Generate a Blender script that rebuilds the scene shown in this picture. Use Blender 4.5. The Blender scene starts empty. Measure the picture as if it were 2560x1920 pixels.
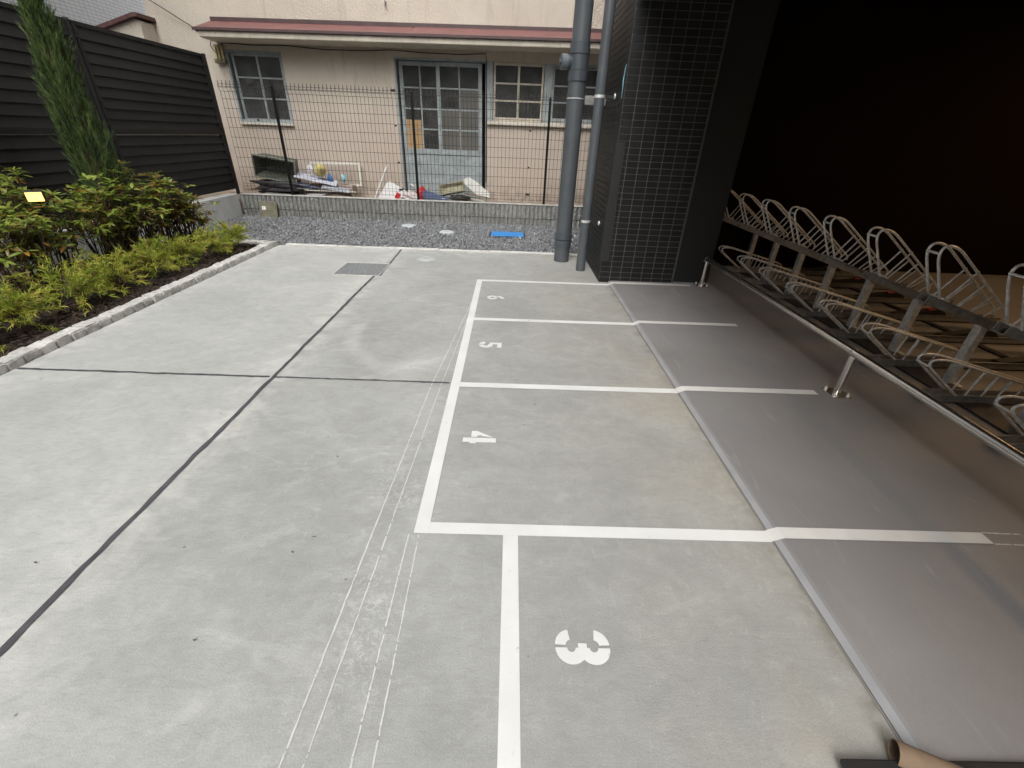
import bpy, bmesh, math, random
import numpy as np
from mathutils import Vector, Matrix
random.seed(7); rng = np.random.default_rng(11)
R_ = math.radians
scene = bpy.context.scene
col = scene.collection

# ------------------------------------------------------------------ camera
cam = bpy.data.cameras.new('camera'); camo = bpy.data.objects.new('camera', cam); col.objects.link(camo)
cam.sensor_width = 36; cam.lens = 15.281; cam.clip_start = .02; cam.clip_end = 500
_r = Vector((.99939494, .00268712, .0346776)); _u = Vector((-.03142816, .49689046, .86724399)); _f = Vector((.01490059, .86780911, -.49667426))
camo.matrix_world = Matrix(((_r.x, _u.x, -_f.x, 0), (_r.y, _u.y, -_f.y, 0), (_r.z, _u.z, -_f.z, 1.21), (0, 0, 0, 1)))
scene.camera = camo
# ------------------------------------------------------------------ light
SUN_EL, SUN_AZ = R_(50), R_(-165)       # bright part of the overcast, behind the viewpoint
w = bpy.data.worlds.new('World'); scene.world = w; w.use_nodes = True
nt = w.node_tree; nt.nodes.clear()
sky = nt.nodes.new('ShaderNodeTexSky'); sky.sky_type = 'NISHITA'; sky.sun_disc = False
sky.sun_elevation = SUN_EL; sky.sun_rotation = SUN_AZ; sky.dust_density = 4; sky.air_density = 1.0; sky.ozone_density = 1
hs = nt.nodes.new('ShaderNodeHueSaturation'); hs.inputs['Saturation'].default_value = .12
bg = nt.nodes.new('ShaderNodeBackground'); bg.inputs[1].default_value = .15
wo = nt.nodes.new('ShaderNodeOutputWorld')
nt.links.new(sky.outputs[0], hs.inputs['Color']); nt.links.new(hs.outputs[0], bg.inputs[0]); nt.links.new(bg.outputs[0], wo.inputs[0])
sl = bpy.data.lights.new('sun', 'SUN'); sl.energy = 1.3; sl.angle = R_(60); sl.color = (1, .97, .93)
so = bpy.data.objects.new('sun', sl); col.objects.link(so)
_d = Vector((math.sin(SUN_AZ) * math.cos(SUN_EL), math.cos(SUN_AZ) * math.cos(SUN_EL), math.sin(SUN_EL)))
so.rotation_euler = _d.to_track_quat('Z', 'Y').to_euler(); so.location = (0, 0, 12)
vs = scene.view_settings; vs.view_transform = 'Standard'; vs.look = 'None'; vs.exposure = 1.2; vs.gamma = 1; vs.use_curve_mapping = False
scene.render.engine = 'CYCLES'; scene.cycles.use_denoising = True
scene.cycles.max_bounces = 8; scene.cycles.diffuse_bounces = 5; scene.cycles.transparent_max_bounces = 16

# ------------------------------------------------------------------ materials
def N(nt, t, **kw):
    n = nt.nodes.new(t)
    for k, v in kw.items(): setattr(n, k, v)
    return n
def ramp(nt, src, stops):
    n = nt.nodes.new('ShaderNodeValToRGB'); e = n.color_ramp.elements
    while len(e) < len(stops): e.new(.5)
    for i, (p, c) in enumerate(stops):
        e[i].position = p; e[i].color = (c, c, c, 1) if isinstance(c, (int, float)) else (*c, 1)
    nt.links.new(src, n.inputs[0]); return n.outputs[0]
def noise(nt, vec, scale, detail=4, dist=0, rough=.55):
    n = nt.nodes.new('ShaderNodeTexNoise'); n.inputs['Scale'].default_value = scale; n.inputs['Detail'].default_value = detail
    n.inputs['Distortion'].default_value = dist; n.inputs['Roughness'].default_value = rough
    nt.links.new(vec, n.inputs['Vector']); return n.outputs['Fac']
def mixc(nt, fac, a, b, mode='MIX'):
    n = nt.nodes.new('ShaderNodeMix'); n.data_type = 'RGBA'; n.blend_type = mode
    for j, v in ((0, fac), (6, a), (7, b)):
        s = n.inputs[j]
        if isinstance(v, (int, float)): s.default_value = v if j == 0 else (v, v, v, 1)
        elif isinstance(v, tuple): s.default_value = (*v, 1)
        else: nt.links.new(v, s)
    return n.outputs[2]
def math_(nt, op, a, b=0., c=0.):
    n = nt.nodes.new('ShaderNodeMath'); n.operation = op
    for i, v in enumerate((a, b, c)):
        if isinstance(v, (int, float)): n.inputs[i].default_value = v
        else: nt.links.new(v, n.inputs[i])
    return n.outputs[0]
def scaled(nt, vec, s):
    n = nt.nodes.new('ShaderNodeMapping'); n.inputs['Scale'].default_value = s; nt.links.new(vec, n.inputs['Vector']); return n.outputs[0]
def new_mat(name):
    m = bpy.data.materials.new(name); m.use_nodes = True
    return m, m.node_tree, m.node_tree.nodes['Principled BSDF']
def bump(nt, b, h, strength, dist=.01):
    n = nt.nodes.new('ShaderNodeBump'); n.inputs['Strength'].default_value = strength; n.inputs['Distance'].default_value = dist
    nt.links.new(h, n.inputs['Height']); nt.links.new(n.outputs[0], b.inputs['Normal'])
MATS = {}
def M(name, c, rough=.6, metal=0., var=.15, scale=6., bmp=0., bscale=60., rnd=0., spec=.5, dirt=None):
    if name in MATS: return MATS[name]
    m, nt, b = new_mat(name)
    pos = N(nt, 'ShaderNodeNewGeometry').outputs['Position']
    f = noise(nt, pos, scale, 6)
    lo = tuple(x * (1 - var) for x in c); hi = tuple(min(1, x * (1 + var)) for x in c)
    cc = mixc(nt, ramp(nt, f, [(.3, 0.), (.7, 1.)]), lo, hi)
    if dirt:
        g = noise(nt, pos, scale * 2.7, 8, 1.2)
        cc = mixc(nt, ramp(nt, g, [(.55, 0.), (.72, .8)]), cc, dirt)
    if rnd:
        oi = N(nt, 'ShaderNodeObjectInfo').outputs['Random']
        k = math_(nt, 'MULTIPLY_ADD', oi, 2 * rnd, 1 - rnd)
        cc = mixc(nt, 1., cc, k, 'MULTIPLY')
    nt.links.new(cc, b.inputs['Base Color'])
    b.inputs['Roughness'].default_value = rough; b.inputs['Metallic'].default_value = metal
    b.inputs['Specular IOR Level'].default_value = spec
    if rough > .15 and metal < 1:
        r = math_(nt, 'MULTIPLY_ADD', noise(nt, pos, scale * 4, 3), .2, rough - .1); nt.links.new(r, b.inputs['Roughness'])
    if bmp: bump(nt, b, noise(nt, pos, bscale, 5), bmp)
    MATS[name] = m; return m

def concrete_mat():
    m, nt, b = new_mat('forecourt_concrete')
    pos = N(nt, 'ShaderNodeNewGeometry').outputs['Position']
    sx = N(nt, 'ShaderNodeSeparateXYZ'); nt.links.new(pos, sx.inputs[0]); X, Y = sx.outputs[0], sx.outputs[1]
    big = noise(nt, pos, .75, 5, .8)
    c = mixc(nt, ramp(nt, big, [(.32, 0.), (.68, 1.)]), (.318, .325, .311), (.392, .399, .383))
    med = noise(nt, scaled(nt, pos, (1, 1.7, 1)), 3.2, 8, .7, .62)
    c = mixc(nt, ramp(nt, med, [(.36, .45), (.5, 0.)]), c, (.295, .305, .287))
    lai = noise(nt, scaled(nt, pos, (1, 2.2, 1)), 1.9, 9, 2.2, .66)          # pale cement bloom
    c = mixc(nt, ramp(nt, lai, [(.545, 0.), (.72, .42)]), c, (.56, .56, .535))
    pour = ramp(nt, math_(nt, 'ADD', X, 1.795), [(.497, .55), (.503, 0.)])       # the outer strip is a separate, paler pour
    c = mixc(nt, pour, c, (.48, .487, .468))
    # bloom along the joints and the kerb
    dj = math_(nt, 'ABSOLUTE', math_(nt, 'ADD', X, 1.295))
    dk = math_(nt, 'ABSOLUTE', math_(nt, 'ADD', X, 2.68)); dg = math_(nt, 'ABSOLUTE', math_(nt, 'SUBTRACT', Y, 5.2))
    d3 = math_(nt, 'MINIMUM', math_(nt, 'MINIMUM', dj, dk), math_(nt, 'MULTIPLY', dg, .6))
    near = ramp(nt, d3, [(.0, .6), (.2, 0.)])
    nm = math_(nt, 'MULTIPLY', near, ramp(nt, noise(nt, pos, 5, 8, 1.5), [(.4, 0.), (.62, 1.)]))
    c = mixc(nt, nm, c, (.6, .595, .56))
    # dried puddle rim
    wob = math_(nt, 'MULTIPLY_ADD', noise(nt, pos, 2.5, 4), .3, -.15)
    dx = math_(nt, 'SUBTRACT', X, -.66); dy = math_(nt, 'MULTIPLY', math_(nt, 'SUBTRACT', Y, 2.78), .8)
    dd = math_(nt, 'ADD', math_(nt, 'SQRT', math_(nt, 'ADD', math_(nt, 'MULTIPLY', dx, dx), math_(nt, 'MULTIPLY', dy, dy))), wob)
    rim = math_(nt, 'MULTIPLY', ramp(nt, dd, [(.33, 0.), (.385, .3), (.40, .28), (.47, 0.)]), ramp(nt, math_(nt, 'ADD', math_(nt,'MULTIPLY',dy,-1.), math_(nt, 'MULTIPLY', dx, -.6)), [(.0, 0.), (.2, 1.)]))
    c = mixc(nt, rim, c, (.58, .575, .55))
    ins = ramp(nt, dd, [(.2, .35), (.4, 0.)]); c = mixc(nt, ins, c, (.30, .302, .285))
    dark = math_(nt, 'MULTIPLY', ramp(nt, math_(nt, 'ADD', X, .6), [(.2, 0.), (.6, .5)]), ramp(nt, noise(nt, pos, .9, 5, .6), [(.35, .5), (.6, 1.)]))  # concrete darkens toward the covered side, overhang shade put into its colour
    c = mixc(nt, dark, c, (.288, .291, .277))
    # chalk dust rubbed in beside the snapped lines
    dl = ramp(nt, math_(nt, 'ABSOLUTE', math_(nt, 'ADD', X, .40)), [(.04, 1.), (.16, 0.)])
    dl = math_(nt, 'MULTIPLY', dl, ramp(nt, math_(nt, 'DIVIDE', Y, 4.), [(.25, 1.), (.5, .25)]))
    du = math_(nt, 'MULTIPLY', ramp(nt, noise(nt, pos, 42, 6, 1.2, .7), [(.5, 0.), (.62, 1.)]), ramp(nt, noise(nt, pos, 5, 4, .5), [(.42, 0.), (.58, 1.)]))
    c = mixc(nt, math_(nt, 'MULTIPLY', math_(nt, 'MULTIPLY', dl, du), .5), c, (.62, .62, .6))
    # grime gathered along the slab step
    ge = math_(nt, 'MULTIPLY', ramp(nt, X, [(.90, 0.), (.953, .8)]), ramp(nt, noise(nt, pos, 14, 6, .8), [(.4, .1), (.6, 1.)]))
    c = mixc(nt, ge, c, (.17, .155, .12))
    # brownish grime towards the covered slab
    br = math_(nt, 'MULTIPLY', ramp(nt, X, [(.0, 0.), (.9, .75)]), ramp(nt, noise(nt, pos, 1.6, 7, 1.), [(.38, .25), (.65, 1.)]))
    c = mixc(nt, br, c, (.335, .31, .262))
    mot = noise(nt, scaled(nt, pos, (1, 1.5, 1)), 10, 9, .9, .68)
    c = mixc(nt, .17, c, mixc(nt, ramp(nt, mot, [(.32, 0.), (.68, 1.)]), .22, .72), 'OVERLAY')
    mo2 = noise(nt, pos, 1.7, 6, 1.1, .6)
    c = mixc(nt, .2, c, mixc(nt, ramp(nt, mo2, [(.35, 0.), (.65, 1.)]), .28, .68), 'OVERLAY')
    # broom and trowel texture
    st = noise(nt, scaled(nt, pos, (22, 90, 22)), 1.0, 4, .4)
    c = mixc(nt, ramp(nt, st, [(.3, .26), (.5, 0.)]), c, (.25, .255, .24))
    st2 = noise(nt, scaled(nt, pos, (60, 18, 60)), 1.0, 4, 1.5)
    c = mixc(nt, ramp(nt, st2, [(.58, 0.), (.74, .18)]), c, (.56, .57, .55))
    fine = noise(nt, pos, 230, 3)
    c = mixc(nt, .19, c, mixc(nt, ramp(nt, fine, [(.3, 0.), (.7, 1.)]), .15, .62), 'OVERLAY')
    vo = N(nt, 'ShaderNodeTexVoronoi'); vo.inputs['Scale'].default_value = 9; nt.links.new(pos, vo.inputs['Vector'])
    pick = N(nt, 'ShaderNodeSeparateColor'); nt.links.new(vo.outputs['Color'], pick.inputs[0])
    sp = math_(nt, 'MULTIPLY', ramp(nt, vo.outputs['Distance'], [(.025, 1.), (.05, 0.)]), ramp(nt, pick.outputs[0], [(.62, 0.), (.66, 1.)]))
    c = mixc(nt, math_(nt, 'MULTIPLY', sp, .75), c, (.09, .088, .08))
    wsp = math_(nt, 'MULTIPLY', ramp(nt, vo.outputs['Distance'], [(.02, 1.), (.04, 0.)]), ramp(nt, pick.outputs[1], [(.9, 0.), (.92, 1.)]))
    c = mixc(nt, math_(nt, 'MULTIPLY', wsp, .8), c, (.75, .75, .73))
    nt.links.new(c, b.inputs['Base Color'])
    nt.links.new(math_(nt, 'MULTIPLY_ADD', med, .3, .5), b.inputs['Roughness'])
    h = math_(nt, 'ADD', math_(nt, 'MULTIPLY', st, .5), math_(nt, 'ADD', fine, math_(nt, 'MULTIPLY', med, 2.)))
    bump(nt, b, h, .25, .004)
    return m
def slab_mat():
    m, nt, b = new_mat('painted_slab')
    pos = N(nt, 'ShaderNodeNewGeometry').outputs['Position']
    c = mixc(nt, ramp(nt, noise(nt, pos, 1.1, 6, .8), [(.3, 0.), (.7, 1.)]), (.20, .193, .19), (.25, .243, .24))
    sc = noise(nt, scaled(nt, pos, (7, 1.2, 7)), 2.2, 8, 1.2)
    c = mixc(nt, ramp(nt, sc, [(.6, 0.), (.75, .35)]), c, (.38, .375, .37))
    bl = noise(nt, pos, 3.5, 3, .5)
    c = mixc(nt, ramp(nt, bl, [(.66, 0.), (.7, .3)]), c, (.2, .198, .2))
    fine = noise(nt, pos, 300, 2)
    c = mixc(nt, .12, c, fine, 'OVERLAY')
    nt.links.new(c, b.inputs['Base Color'])
    nt.links.new(math_(nt, 'MULTIPLY_ADD', noise(nt, pos, 5, 6), .25, .36), b.inputs['Roughness'])
    bump(nt, b, math_(nt, 'ADD', fine, math_(nt, 'MULTIPLY', bl, 3.)), .08, .003)
    return m
def worn_paint(name, c, thr=.33, wear=.85, scale=25):
    m, nt, b = new_mat(name)
    pos = N(nt, 'ShaderNodeNewGeometry').outputs['Position']
    f = noise(nt, pos, scale, 8, .5, .7)
    tr = nt.nodes.new('ShaderNodeBsdfTransparent'); mx = nt.nodes.new('ShaderNodeMixShader')
    g = mixc(nt, ramp(nt, noise(nt, pos, 4, 5), [(.35, 0.), (.7, 1.)]), tuple(x * .88 for x in c), c)
    nt.links.new(g, b.inputs['Base Color']); b.inputs['Roughness'].default_value = .55
    nt.links.new(ramp(nt, f, [(thr - .03, wear), (thr + .05, 0.)]), mx.inputs[0])
    nt.links.new(b.outputs[0], mx.inputs[1]); nt.links.new(tr.outputs[0], mx.inputs[2])
    nt.links.new(mx.outputs[0], nt.nodes['Material Output'].inputs[0])
    return m
def stucco_mat():
    m, nt, b = new_mat('cream_stucco')
    pos = N(nt, 'ShaderNodeNewGeometry').outputs['Position']
    c = mixc(nt, ramp(nt, noise(nt, pos, 1.2, 6, .6), [(.3, 0.), (.7, 1.)]), (.56, .495, .41), (.64, .575, .485))
    drip = noise(nt, scaled(nt, pos, (7, 7, .7)), 1.3, 8, .8)
    c = mixc(nt, ramp(nt, drip, [(.54, 0.), (.78, .5)]), c, (.40, .35, .285))
    sz = N(nt, 'ShaderNodeSeparateXYZ'); nt.links.new(pos, sz.inputs[0])
    pk = mixc(nt, ramp(nt, math_(nt, 'DIVIDE', sz.outputs[2], 4.), [(.30, 1.), (.42, 0.)]), c, mixc(nt, .6, c, (.58, .475, .405)))   # pinker render below sill height
    st = math_(nt, 'MULTIPLY', ramp(nt, math_(nt, 'DIVIDE', sz.outputs[2], 4.), [(.06, .8), (.16, 0.)]), ramp(nt, noise(nt, pos, 4, 6, 1), [(.35, 0.), (.6, 1.)]))
    pk = mixc(nt, st, pk, (.3, .25, .2))
    nt.links.new(pk, b.inputs['Base Color']); b.inputs['Roughness'].default_value = .92
    h = math_(nt, 'ADD', noise(nt, pos, 38, 6, .4, .6), math_(nt, 'MULTIPLY', noise(nt, pos, 120, 3), .5))
    bump(nt, b, h, .9, .02)
    return m
def glass_mat():
    m, nt, b = new_mat('window_glass')
    pos = N(nt, 'ShaderNodeNewGeometry').outputs['Position']
    nt.nodes.remove(b)
    g = nt.nodes.new('ShaderNodeBsdfGlossy'); g.inputs['Roughness'].default_value = .04; g.inputs[0].default_value = (.8, .85, .85, 1)
    t = nt.nodes.new('ShaderNodeBsdfTransparent'); t.inputs[0].default_value = (.45, .47, .46, 1)
    d = nt.nodes.new('ShaderNodeBsdfDiffuse'); d.inputs[0].default_value = (.2, .2, .19, 1)
    fr = nt.nodes.new('ShaderNodeFresnel'); fr.inputs[0].default_value = 1.5
    a = nt.nodes.new('ShaderNodeMixShader'); nt.links.new(ramp(nt, noise(nt, pos, 6, 6), [(.4, .2), (.7, .4)]), a.inputs[0])
    nt.links.new(t.outputs[0], a.inputs[1]); nt.links.new(d.outputs[0], a.inputs[2])
    mx = nt.nodes.new('ShaderNodeMixShader'); nt.links.new(fr.outputs[0], mx.inputs[0]); nt.links.new(a.outputs[0], mx.inputs[1]); nt.links.new(g.outputs[0], mx.inputs[2])
    nt.links.new(mx.outputs[0], nt.nodes['Material Output'].inputs[0])
    return m
def leaf_mat(name, stops, rough=.45, trans=.25):
    """colour from a per-leaf value stored in the mesh, a leaf's own colour"""
    m, nt, b = new_mat(name)
    at = N(nt, 'ShaderNodeAttribute', attribute_name='tint')
    c = ramp(nt, at.outputs['Fac'], stops)
    nt.links.new(c, b.inputs['Base Color']); b.inputs['Roughness'].default_value = rough
    tl = nt.nodes.new('ShaderNodeBsdfTranslucent'); nt.links.new(c, tl.inputs[0])
    mx = nt.nodes.new('ShaderNodeMixShader'); mx.inputs[0].default_value = trans
    nt.links.new(b.outputs[0], mx.inputs[1]); nt.links.new(tl.outputs[0], mx.inputs[2])
    nt.links.new(mx.outputs[0], nt.nodes['Material Output'].inputs[0])
    return m
def emis(name, c, s):
    m, nt, b = new_mat(name); b.inputs['Base Color'].default_value = (*c, 1)
    b.inputs['Emission Color'].default_value = (*c, 1); b.inputs['Emission Strength'].default_value = s; return m

CONC = concrete_mat(); SLAB = slab_mat(); STUC = stucco_mat(); GLASS = glass_mat()
PAINT = worn_paint('white_paint', (.70, .705, .685), .315, .55, 34)
CHALK = worn_paint('chalk', (.60, .60, .585), .385, .85, 30)
JOINT = M('joint_filler', (.065, .063, .07), .8, var=.35, scale=20, bmp=.3)
GRAN = M('granite_sett', (.52, .51, .485), .85, var=.25, scale=35, bmp=.7, bscale=70, rnd=.14)
FENCE = M('fence_black', (.013, .013, .013), .62, var=.2, scale=3, bmp=.03, bscale=200, spec=.42)
POSTB = M('post_black', (.006, .006, .006), .5, spec=.2)
WCONC = M('wall_concrete', (.66, .665, .645), .85, var=.12, scale=4, bmp=.25, bscale=90, dirt=(.58, .58, .56))
WIRE = M('wire_brown_black', (.016, .011, .009), .5, var=.1)
BLOCK = M('split_block', (.25, .25, .235), .92, var=.3, scale=45, bmp=.8, bscale=90, rnd=.08)
MORT = M('mortar', (.1, .1, .095), .95)
STONE = leaf_mat('gravel_stone', [(0., (.09, .094, .1)), (.45, (.225, .232, .24)), (.8, (.36, .365, .37)), (1., (.5, .5, .49))], .6, 0.)
SOIL = M('mulch_soil', (.028, .019, .014), .95, var=.7, scale=45, bmp=1., bscale=110)
BARK = M('bark_chip', (.06, .038, .026), .9, var=.7, scale=60)
TWIG = M('twig', (.09, .065, .045), .9, var=.3, scale=30)
PVC = M('grey_pvc', (.075, .083, .09), .42, var=.12, scale=5)
PVCD = M('grey_pvc_fitting', (.062, .072, .082), .38, var=.08, scale=5)
GALV = M('galvanised', (.66, .66, .64), .45, metal=.45, var=.25, scale=40)
GALVD = M('galvanised_dull', (.3, .295, .28), .5, metal=.6, var=.25, scale=30)
STEEL = M('stainless', (.7, .68, .64), .27, metal=1., var=.02, scale=20)
TILE = M('black_tile', (.0065, .0065, .0066), .5, var=.3, scale=8, rnd=.3, bmp=.05, bscale=150, spec=.4)
GROUT = M('grout', (.10, .098, .095), .9, var=.2, scale=30)
DARK = M('dark_panel', (.015, .0155, .0155), .6, var=.1, scale=3, bmp=.03, bscale=200, spec=.2)
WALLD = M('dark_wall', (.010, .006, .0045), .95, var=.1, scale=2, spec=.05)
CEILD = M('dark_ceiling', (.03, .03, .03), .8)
RUB = M('black_rubber', (.012, .012, .012), .6)
BLUEW = M('blue_grey_wood', (.30, .335, .338), .7, var=.2, scale=9, bmp=.25, bscale=60, dirt=(.2, .22, .22))
BEIGEW = M('beige_wood', (.50, .455, .37), .75, var=.2, scale=9, bmp=.25, bscale=60, dirt=(.36, .27, .2))
SILL = M('sill_cement', (.58, .54, .46), .85, var=.15, scale=9, dirt=(.38, .35, .3))
FROST = M('frosted_pane', (.105, .1, .088), .35, var=.15, scale=3)
ROOM = M('dim_room', (.05, .048, .043), .9)
REDM = M('red_metal', (.175, .072, .068), .5, var=.2, scale=5, dirt=(.14, .055, .05))
REDD = M('dark_red_metal', (.075, .045, .045), .5, var=.2, scale=8)
CARD = M('cardboard', (.40, .26, .13), .9, var=.12, scale=12)

# ------------------------------------------------------------------ geometry helpers
class MB:
    def __init__(s): s.v = []; s.f = []; s.sm = []
    def add(s, vs, fs, smooth=False):
        o = len(s.v); s.v += [tuple(p) for p in vs]; s.f += [tuple(i + o for i in f) for f in fs]; s.sm += [smooth] * len(fs); return s
    def box(s, x0, x1, y0, y1, z0, z1, ch=0):
        if ch <= 0:
            v = [(x, y, z) for x in (x0, x1) for y in (y0, y1) for z in (z0, z1)]
            return s.add(v, [(0, 1, 3, 2), (4, 6, 7, 5), (0, 4, 5, 1), (2, 3, 7, 6), (0, 2, 6, 4), (1, 5, 7, 3)])
        bm = bmesh.new(); bmesh.ops.create_cube(bm, size=1)
        for q in bm.verts: q.co = Vector(((x0 + x1) / 2 + q.co.x * (x1 - x0), (y0 + y1) / 2 + q.co.y * (y1 - y0), (z0 + z1) / 2 + q.co.z * (z1 - z0)))
        bmesh.ops.bevel(bm, geom=bm.edges[:], offset=ch, segments=1, affect='EDGES'); s.bm(bm); return s
    def bm(s, bm, smooth=False):
        bm.verts.index_update(); s.add([v.co[:] for v in bm.verts], [[v.index for v in f.verts] for f in bm.faces], smooth); bm.free()
    def tube(s, pts, r, n=8, cap=True, r2=None):
        pts = [Vector(p) for p in pts]; L = len(pts); base = []
        rad = r if isinstance(r, (list, tuple)) else [r + ((r2 if r2 is not None else r) - r) * i / max(1, L - 1) for i in range(L)]
        up = None; vs = []
        for i, p in enumerate(pts):
            a = pts[max(0, i - 1)]; b = pts[min(L - 1, i + 1)]; t = (b - a).normalized()
            if up is None: up = t.orthogonal().normalized()
            up = (up - t * up.dot(t)).normalized() if (up - t * up.dot(t)).length > 1e-5 else t.orthogonal().normalized()
            sd = t.cross(up)
            for k in range(n):
                th = 2 * math.pi * k / n; vs.append(p + (up * math.cos(th) + sd * math.sin(th)) * rad[i])
        fs = [(i * n + k, i * n + (k + 1) % n, (i + 1) * n + (k + 1) % n, (i + 1) * n + k) for i in range(L - 1) for k in range(n)]
        s.add(vs, fs, True)
        if cap:
            s.add(vs[:n], [tuple(range(n))[::-1]]); s.add(vs[-n:], [tuple(range(n))])
        return s
    def prism(s, poly, y0, y1, axis='y'):
        n = len(poly)
        def P(a, b, t): return (a, t, b) if axis == 'y' else ((t, a, b) if axis == 'x' else (a, b, t))
        v = [P(a, b, y0) for a, b in poly] + [P(a, b, y1) for a, b in poly]
        return s.add(v, [tuple(range(n))[::-1], tuple(range(n, 2 * n))] + [(i, (i + 1) % n, n + (i + 1) % n, n + i) for i in range(n)])
    def lathe(s, prof, c=(0, 0, 0), n=24, M_=None, smooth=True):
        vs = []
        for r, z in prof:
            for k in range(n):
                p = Vector((r * math.cos(2 * math.pi * k / n), r * math.sin(2 * math.pi * k / n), z))
                if M_: p = M_ @ p
                vs.append(p + Vector(c))
        fs = [(i * n + k, i * n + (k + 1) % n, (i + 1) * n + (k + 1) % n, (i + 1) * n + k) for i in range(len(prof) - 1) for k in range(n)]
        return s.add(vs, fs, smooth)
    def mesh(s, name, mat, fix=True):
        me = bpy.data.meshes.new(name); me.from_pydata(s.v, [], s.f)
        me.polygons.foreach_set('use_smooth', s.sm)
        if fix:
            bm = bmesh.new(); bm.from_mesh(me); bmesh.ops.recalc_face_normals(bm, faces=bm.faces); bm.to_mesh(me); bm.free()
        me.materials.append(mat); me.update(); return me
    def build(s, name, mat, parent=None, loc=None, fix=True):
        return put(name, s.mesh(name, mat, fix), parent, loc)
def put(name, me, parent=None, loc=None, rot=None):
    o = bpy.data.objects.new(name, me); col.objects.link(o)
    if parent is not None: o.parent = parent
    if loc is not None: o.location = loc
    if rot is not None: o.rotation_euler = rot
    return o
def thing(name, label, cat, loc=(0, 0, 0), group=None, rot=None):
    o = put(name, None, None, loc, rot); return tag(o, label, cat, group)
def tag(o, label, cat, group=None):
    o['label'] = label; o['category'] = cat
    if group: o['group'] = group
    return o
def struct(o): o['kind'] = 'structure'; return o
def stuff(o): o['kind'] = 'stuff'; return o
def Bx(*a, ch=0): return MB().box(*a, ch=ch)
ORD = ['first', 'second', 'third', 'fourth', 'fifth', 'sixth', 'seventh', 'eighth', 'ninth', 'tenth', 'eleventh', 'twelfth']

# ================================================================== GROUND
struct(Bx(-60, 60, -60, 60, -.4, -.12).build('ground', M('earth', (.12, .11, .095), .95)))
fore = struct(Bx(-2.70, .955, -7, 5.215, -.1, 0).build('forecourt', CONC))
# covered slab, 18 mm higher with a bevelled edge
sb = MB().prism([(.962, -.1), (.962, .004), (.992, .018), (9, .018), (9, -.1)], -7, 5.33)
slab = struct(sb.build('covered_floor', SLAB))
Bx(.9555, .9615, -7, 5.2, -.05, .001).build('edge_filler', M('edge_grime', (.2, .19, .17), .9), fore)
MB().add([(.9612, -7, .0045), (.981, -7, .0142), (.981, 5.2, .0142), (.9612, 5.2, .0045)], [(0, 1, 2, 3)]).build('edge_bevel', M('edge_paint', (.29, .29, .295), .55, var=.12, scale=6, bmp=.1), slab)
# expansion joints (wobbly hand-run sealant)
def strip(pts, wd, z=.003, jit=.15):
    v = []; f = []
    for i, (x, y) in enumerate(pts):
        a = pts[max(0, i - 1)]; b = pts[min(len(pts) - 1, i + 1)]
        t = Vector((b[0] - a[0], b[1] - a[1])).normalized(); n = Vector((-t.y, t.x))
        w0 = wd / 2 * (1 + random.uniform(-jit, jit)); w1 = wd / 2 * (1 + random.uniform(-jit, jit))
        v += [(x + n.x * w0, y + n.y * w0, z), (x - n.x * w1, y - n.y * w1, z)]
        if i: f.append((2 * i - 2, 2 * i - 1, 2 * i + 1, 2 * i))
    mb = MB(); mb.add(v, f); return mb
def line(a, b, n, wob=0.):
    return [(a[0] + (b[0] - a[0]) * i / n + random.gauss(0, wob), a[1] + (b[1] - a[1]) * i / n + random.gauss(0, wob)) for i in range(n + 1)]
strip(line((-1.297, -5), (-1.285, 4.095), 150, .0012), .021, .0025, .25).build('expansion_joint', JOINT, fore)
strip(line((-1.232, 4.095), (-1.27, 5.21), 20, .0012) , .018, .0025, .25).build('expansion_joint', JOINT, fore)
strip(line((-2.69, 2.112), (-1.308, 2.107), 40, .001), .017, .0025, .3).build('expansion_joint', JOINT, fore)
strip(line((-1.284, 2.107), (-.31, 2.103), 40, .001), .013, .0025, .35).build('expansion_joint', JOINT, fore)
# edging blocks along the gravel
x = -2.63; i = 0
while x < 1.6:
    x1 = min(1.6, x + .598)
    Bx(x + .002, x1 - .003, 5.222, 5.285, -.1, .012 - .004 * (i % 2), ch=.004).build('edging_block', M('edging_cement', (.52, .515, .49), .85, var=.12, scale=10, bmp=.2, rnd=.06), fore); x = x1; i += 1
# bay lines (paint sits 3 mm above each surface)
def quad(x0, x1, y0, y1, z): return MB().add([(x0, y0, z), (x1, y0, z), (x1, y1, z), (x0, y1, z)], [(0, 1, 2, 3)])
quad(-.302, -.252, 1.05, 4.10, .0030).build('bay_line', PAINT, fore)
quad(.008, .060, -4.5, 1.05, .0030).build('bay_line', PAINT, fore)
for yy in (4.052, 3.053, 2.062, 1.050):
    quad(-.2515, .953, yy, yy + .05, .0032).build('bay_line', PAINT, fore)
    mb = MB(); y1 = yy + .05
    pr = [(.953, .0032), (.9595, .0078), (.991, .0222), (1.735, .0222)]
    mb.add([(a, yy + .002, b) for a, b in pr] + [(a, y1 + .002, b) for a, b in pr], [(i, i + 1, i + 5, i + 4) for i in range(3)])
    mb.build('bay_line', M('slab_line_paint', (.62, .61, .58), .6, var=.06, scale=12), slab)
for yy in (.05, -.95): quad(.0605, .953, yy, yy + .05, .0032).build('bay_line', PAINT, fore)
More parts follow.
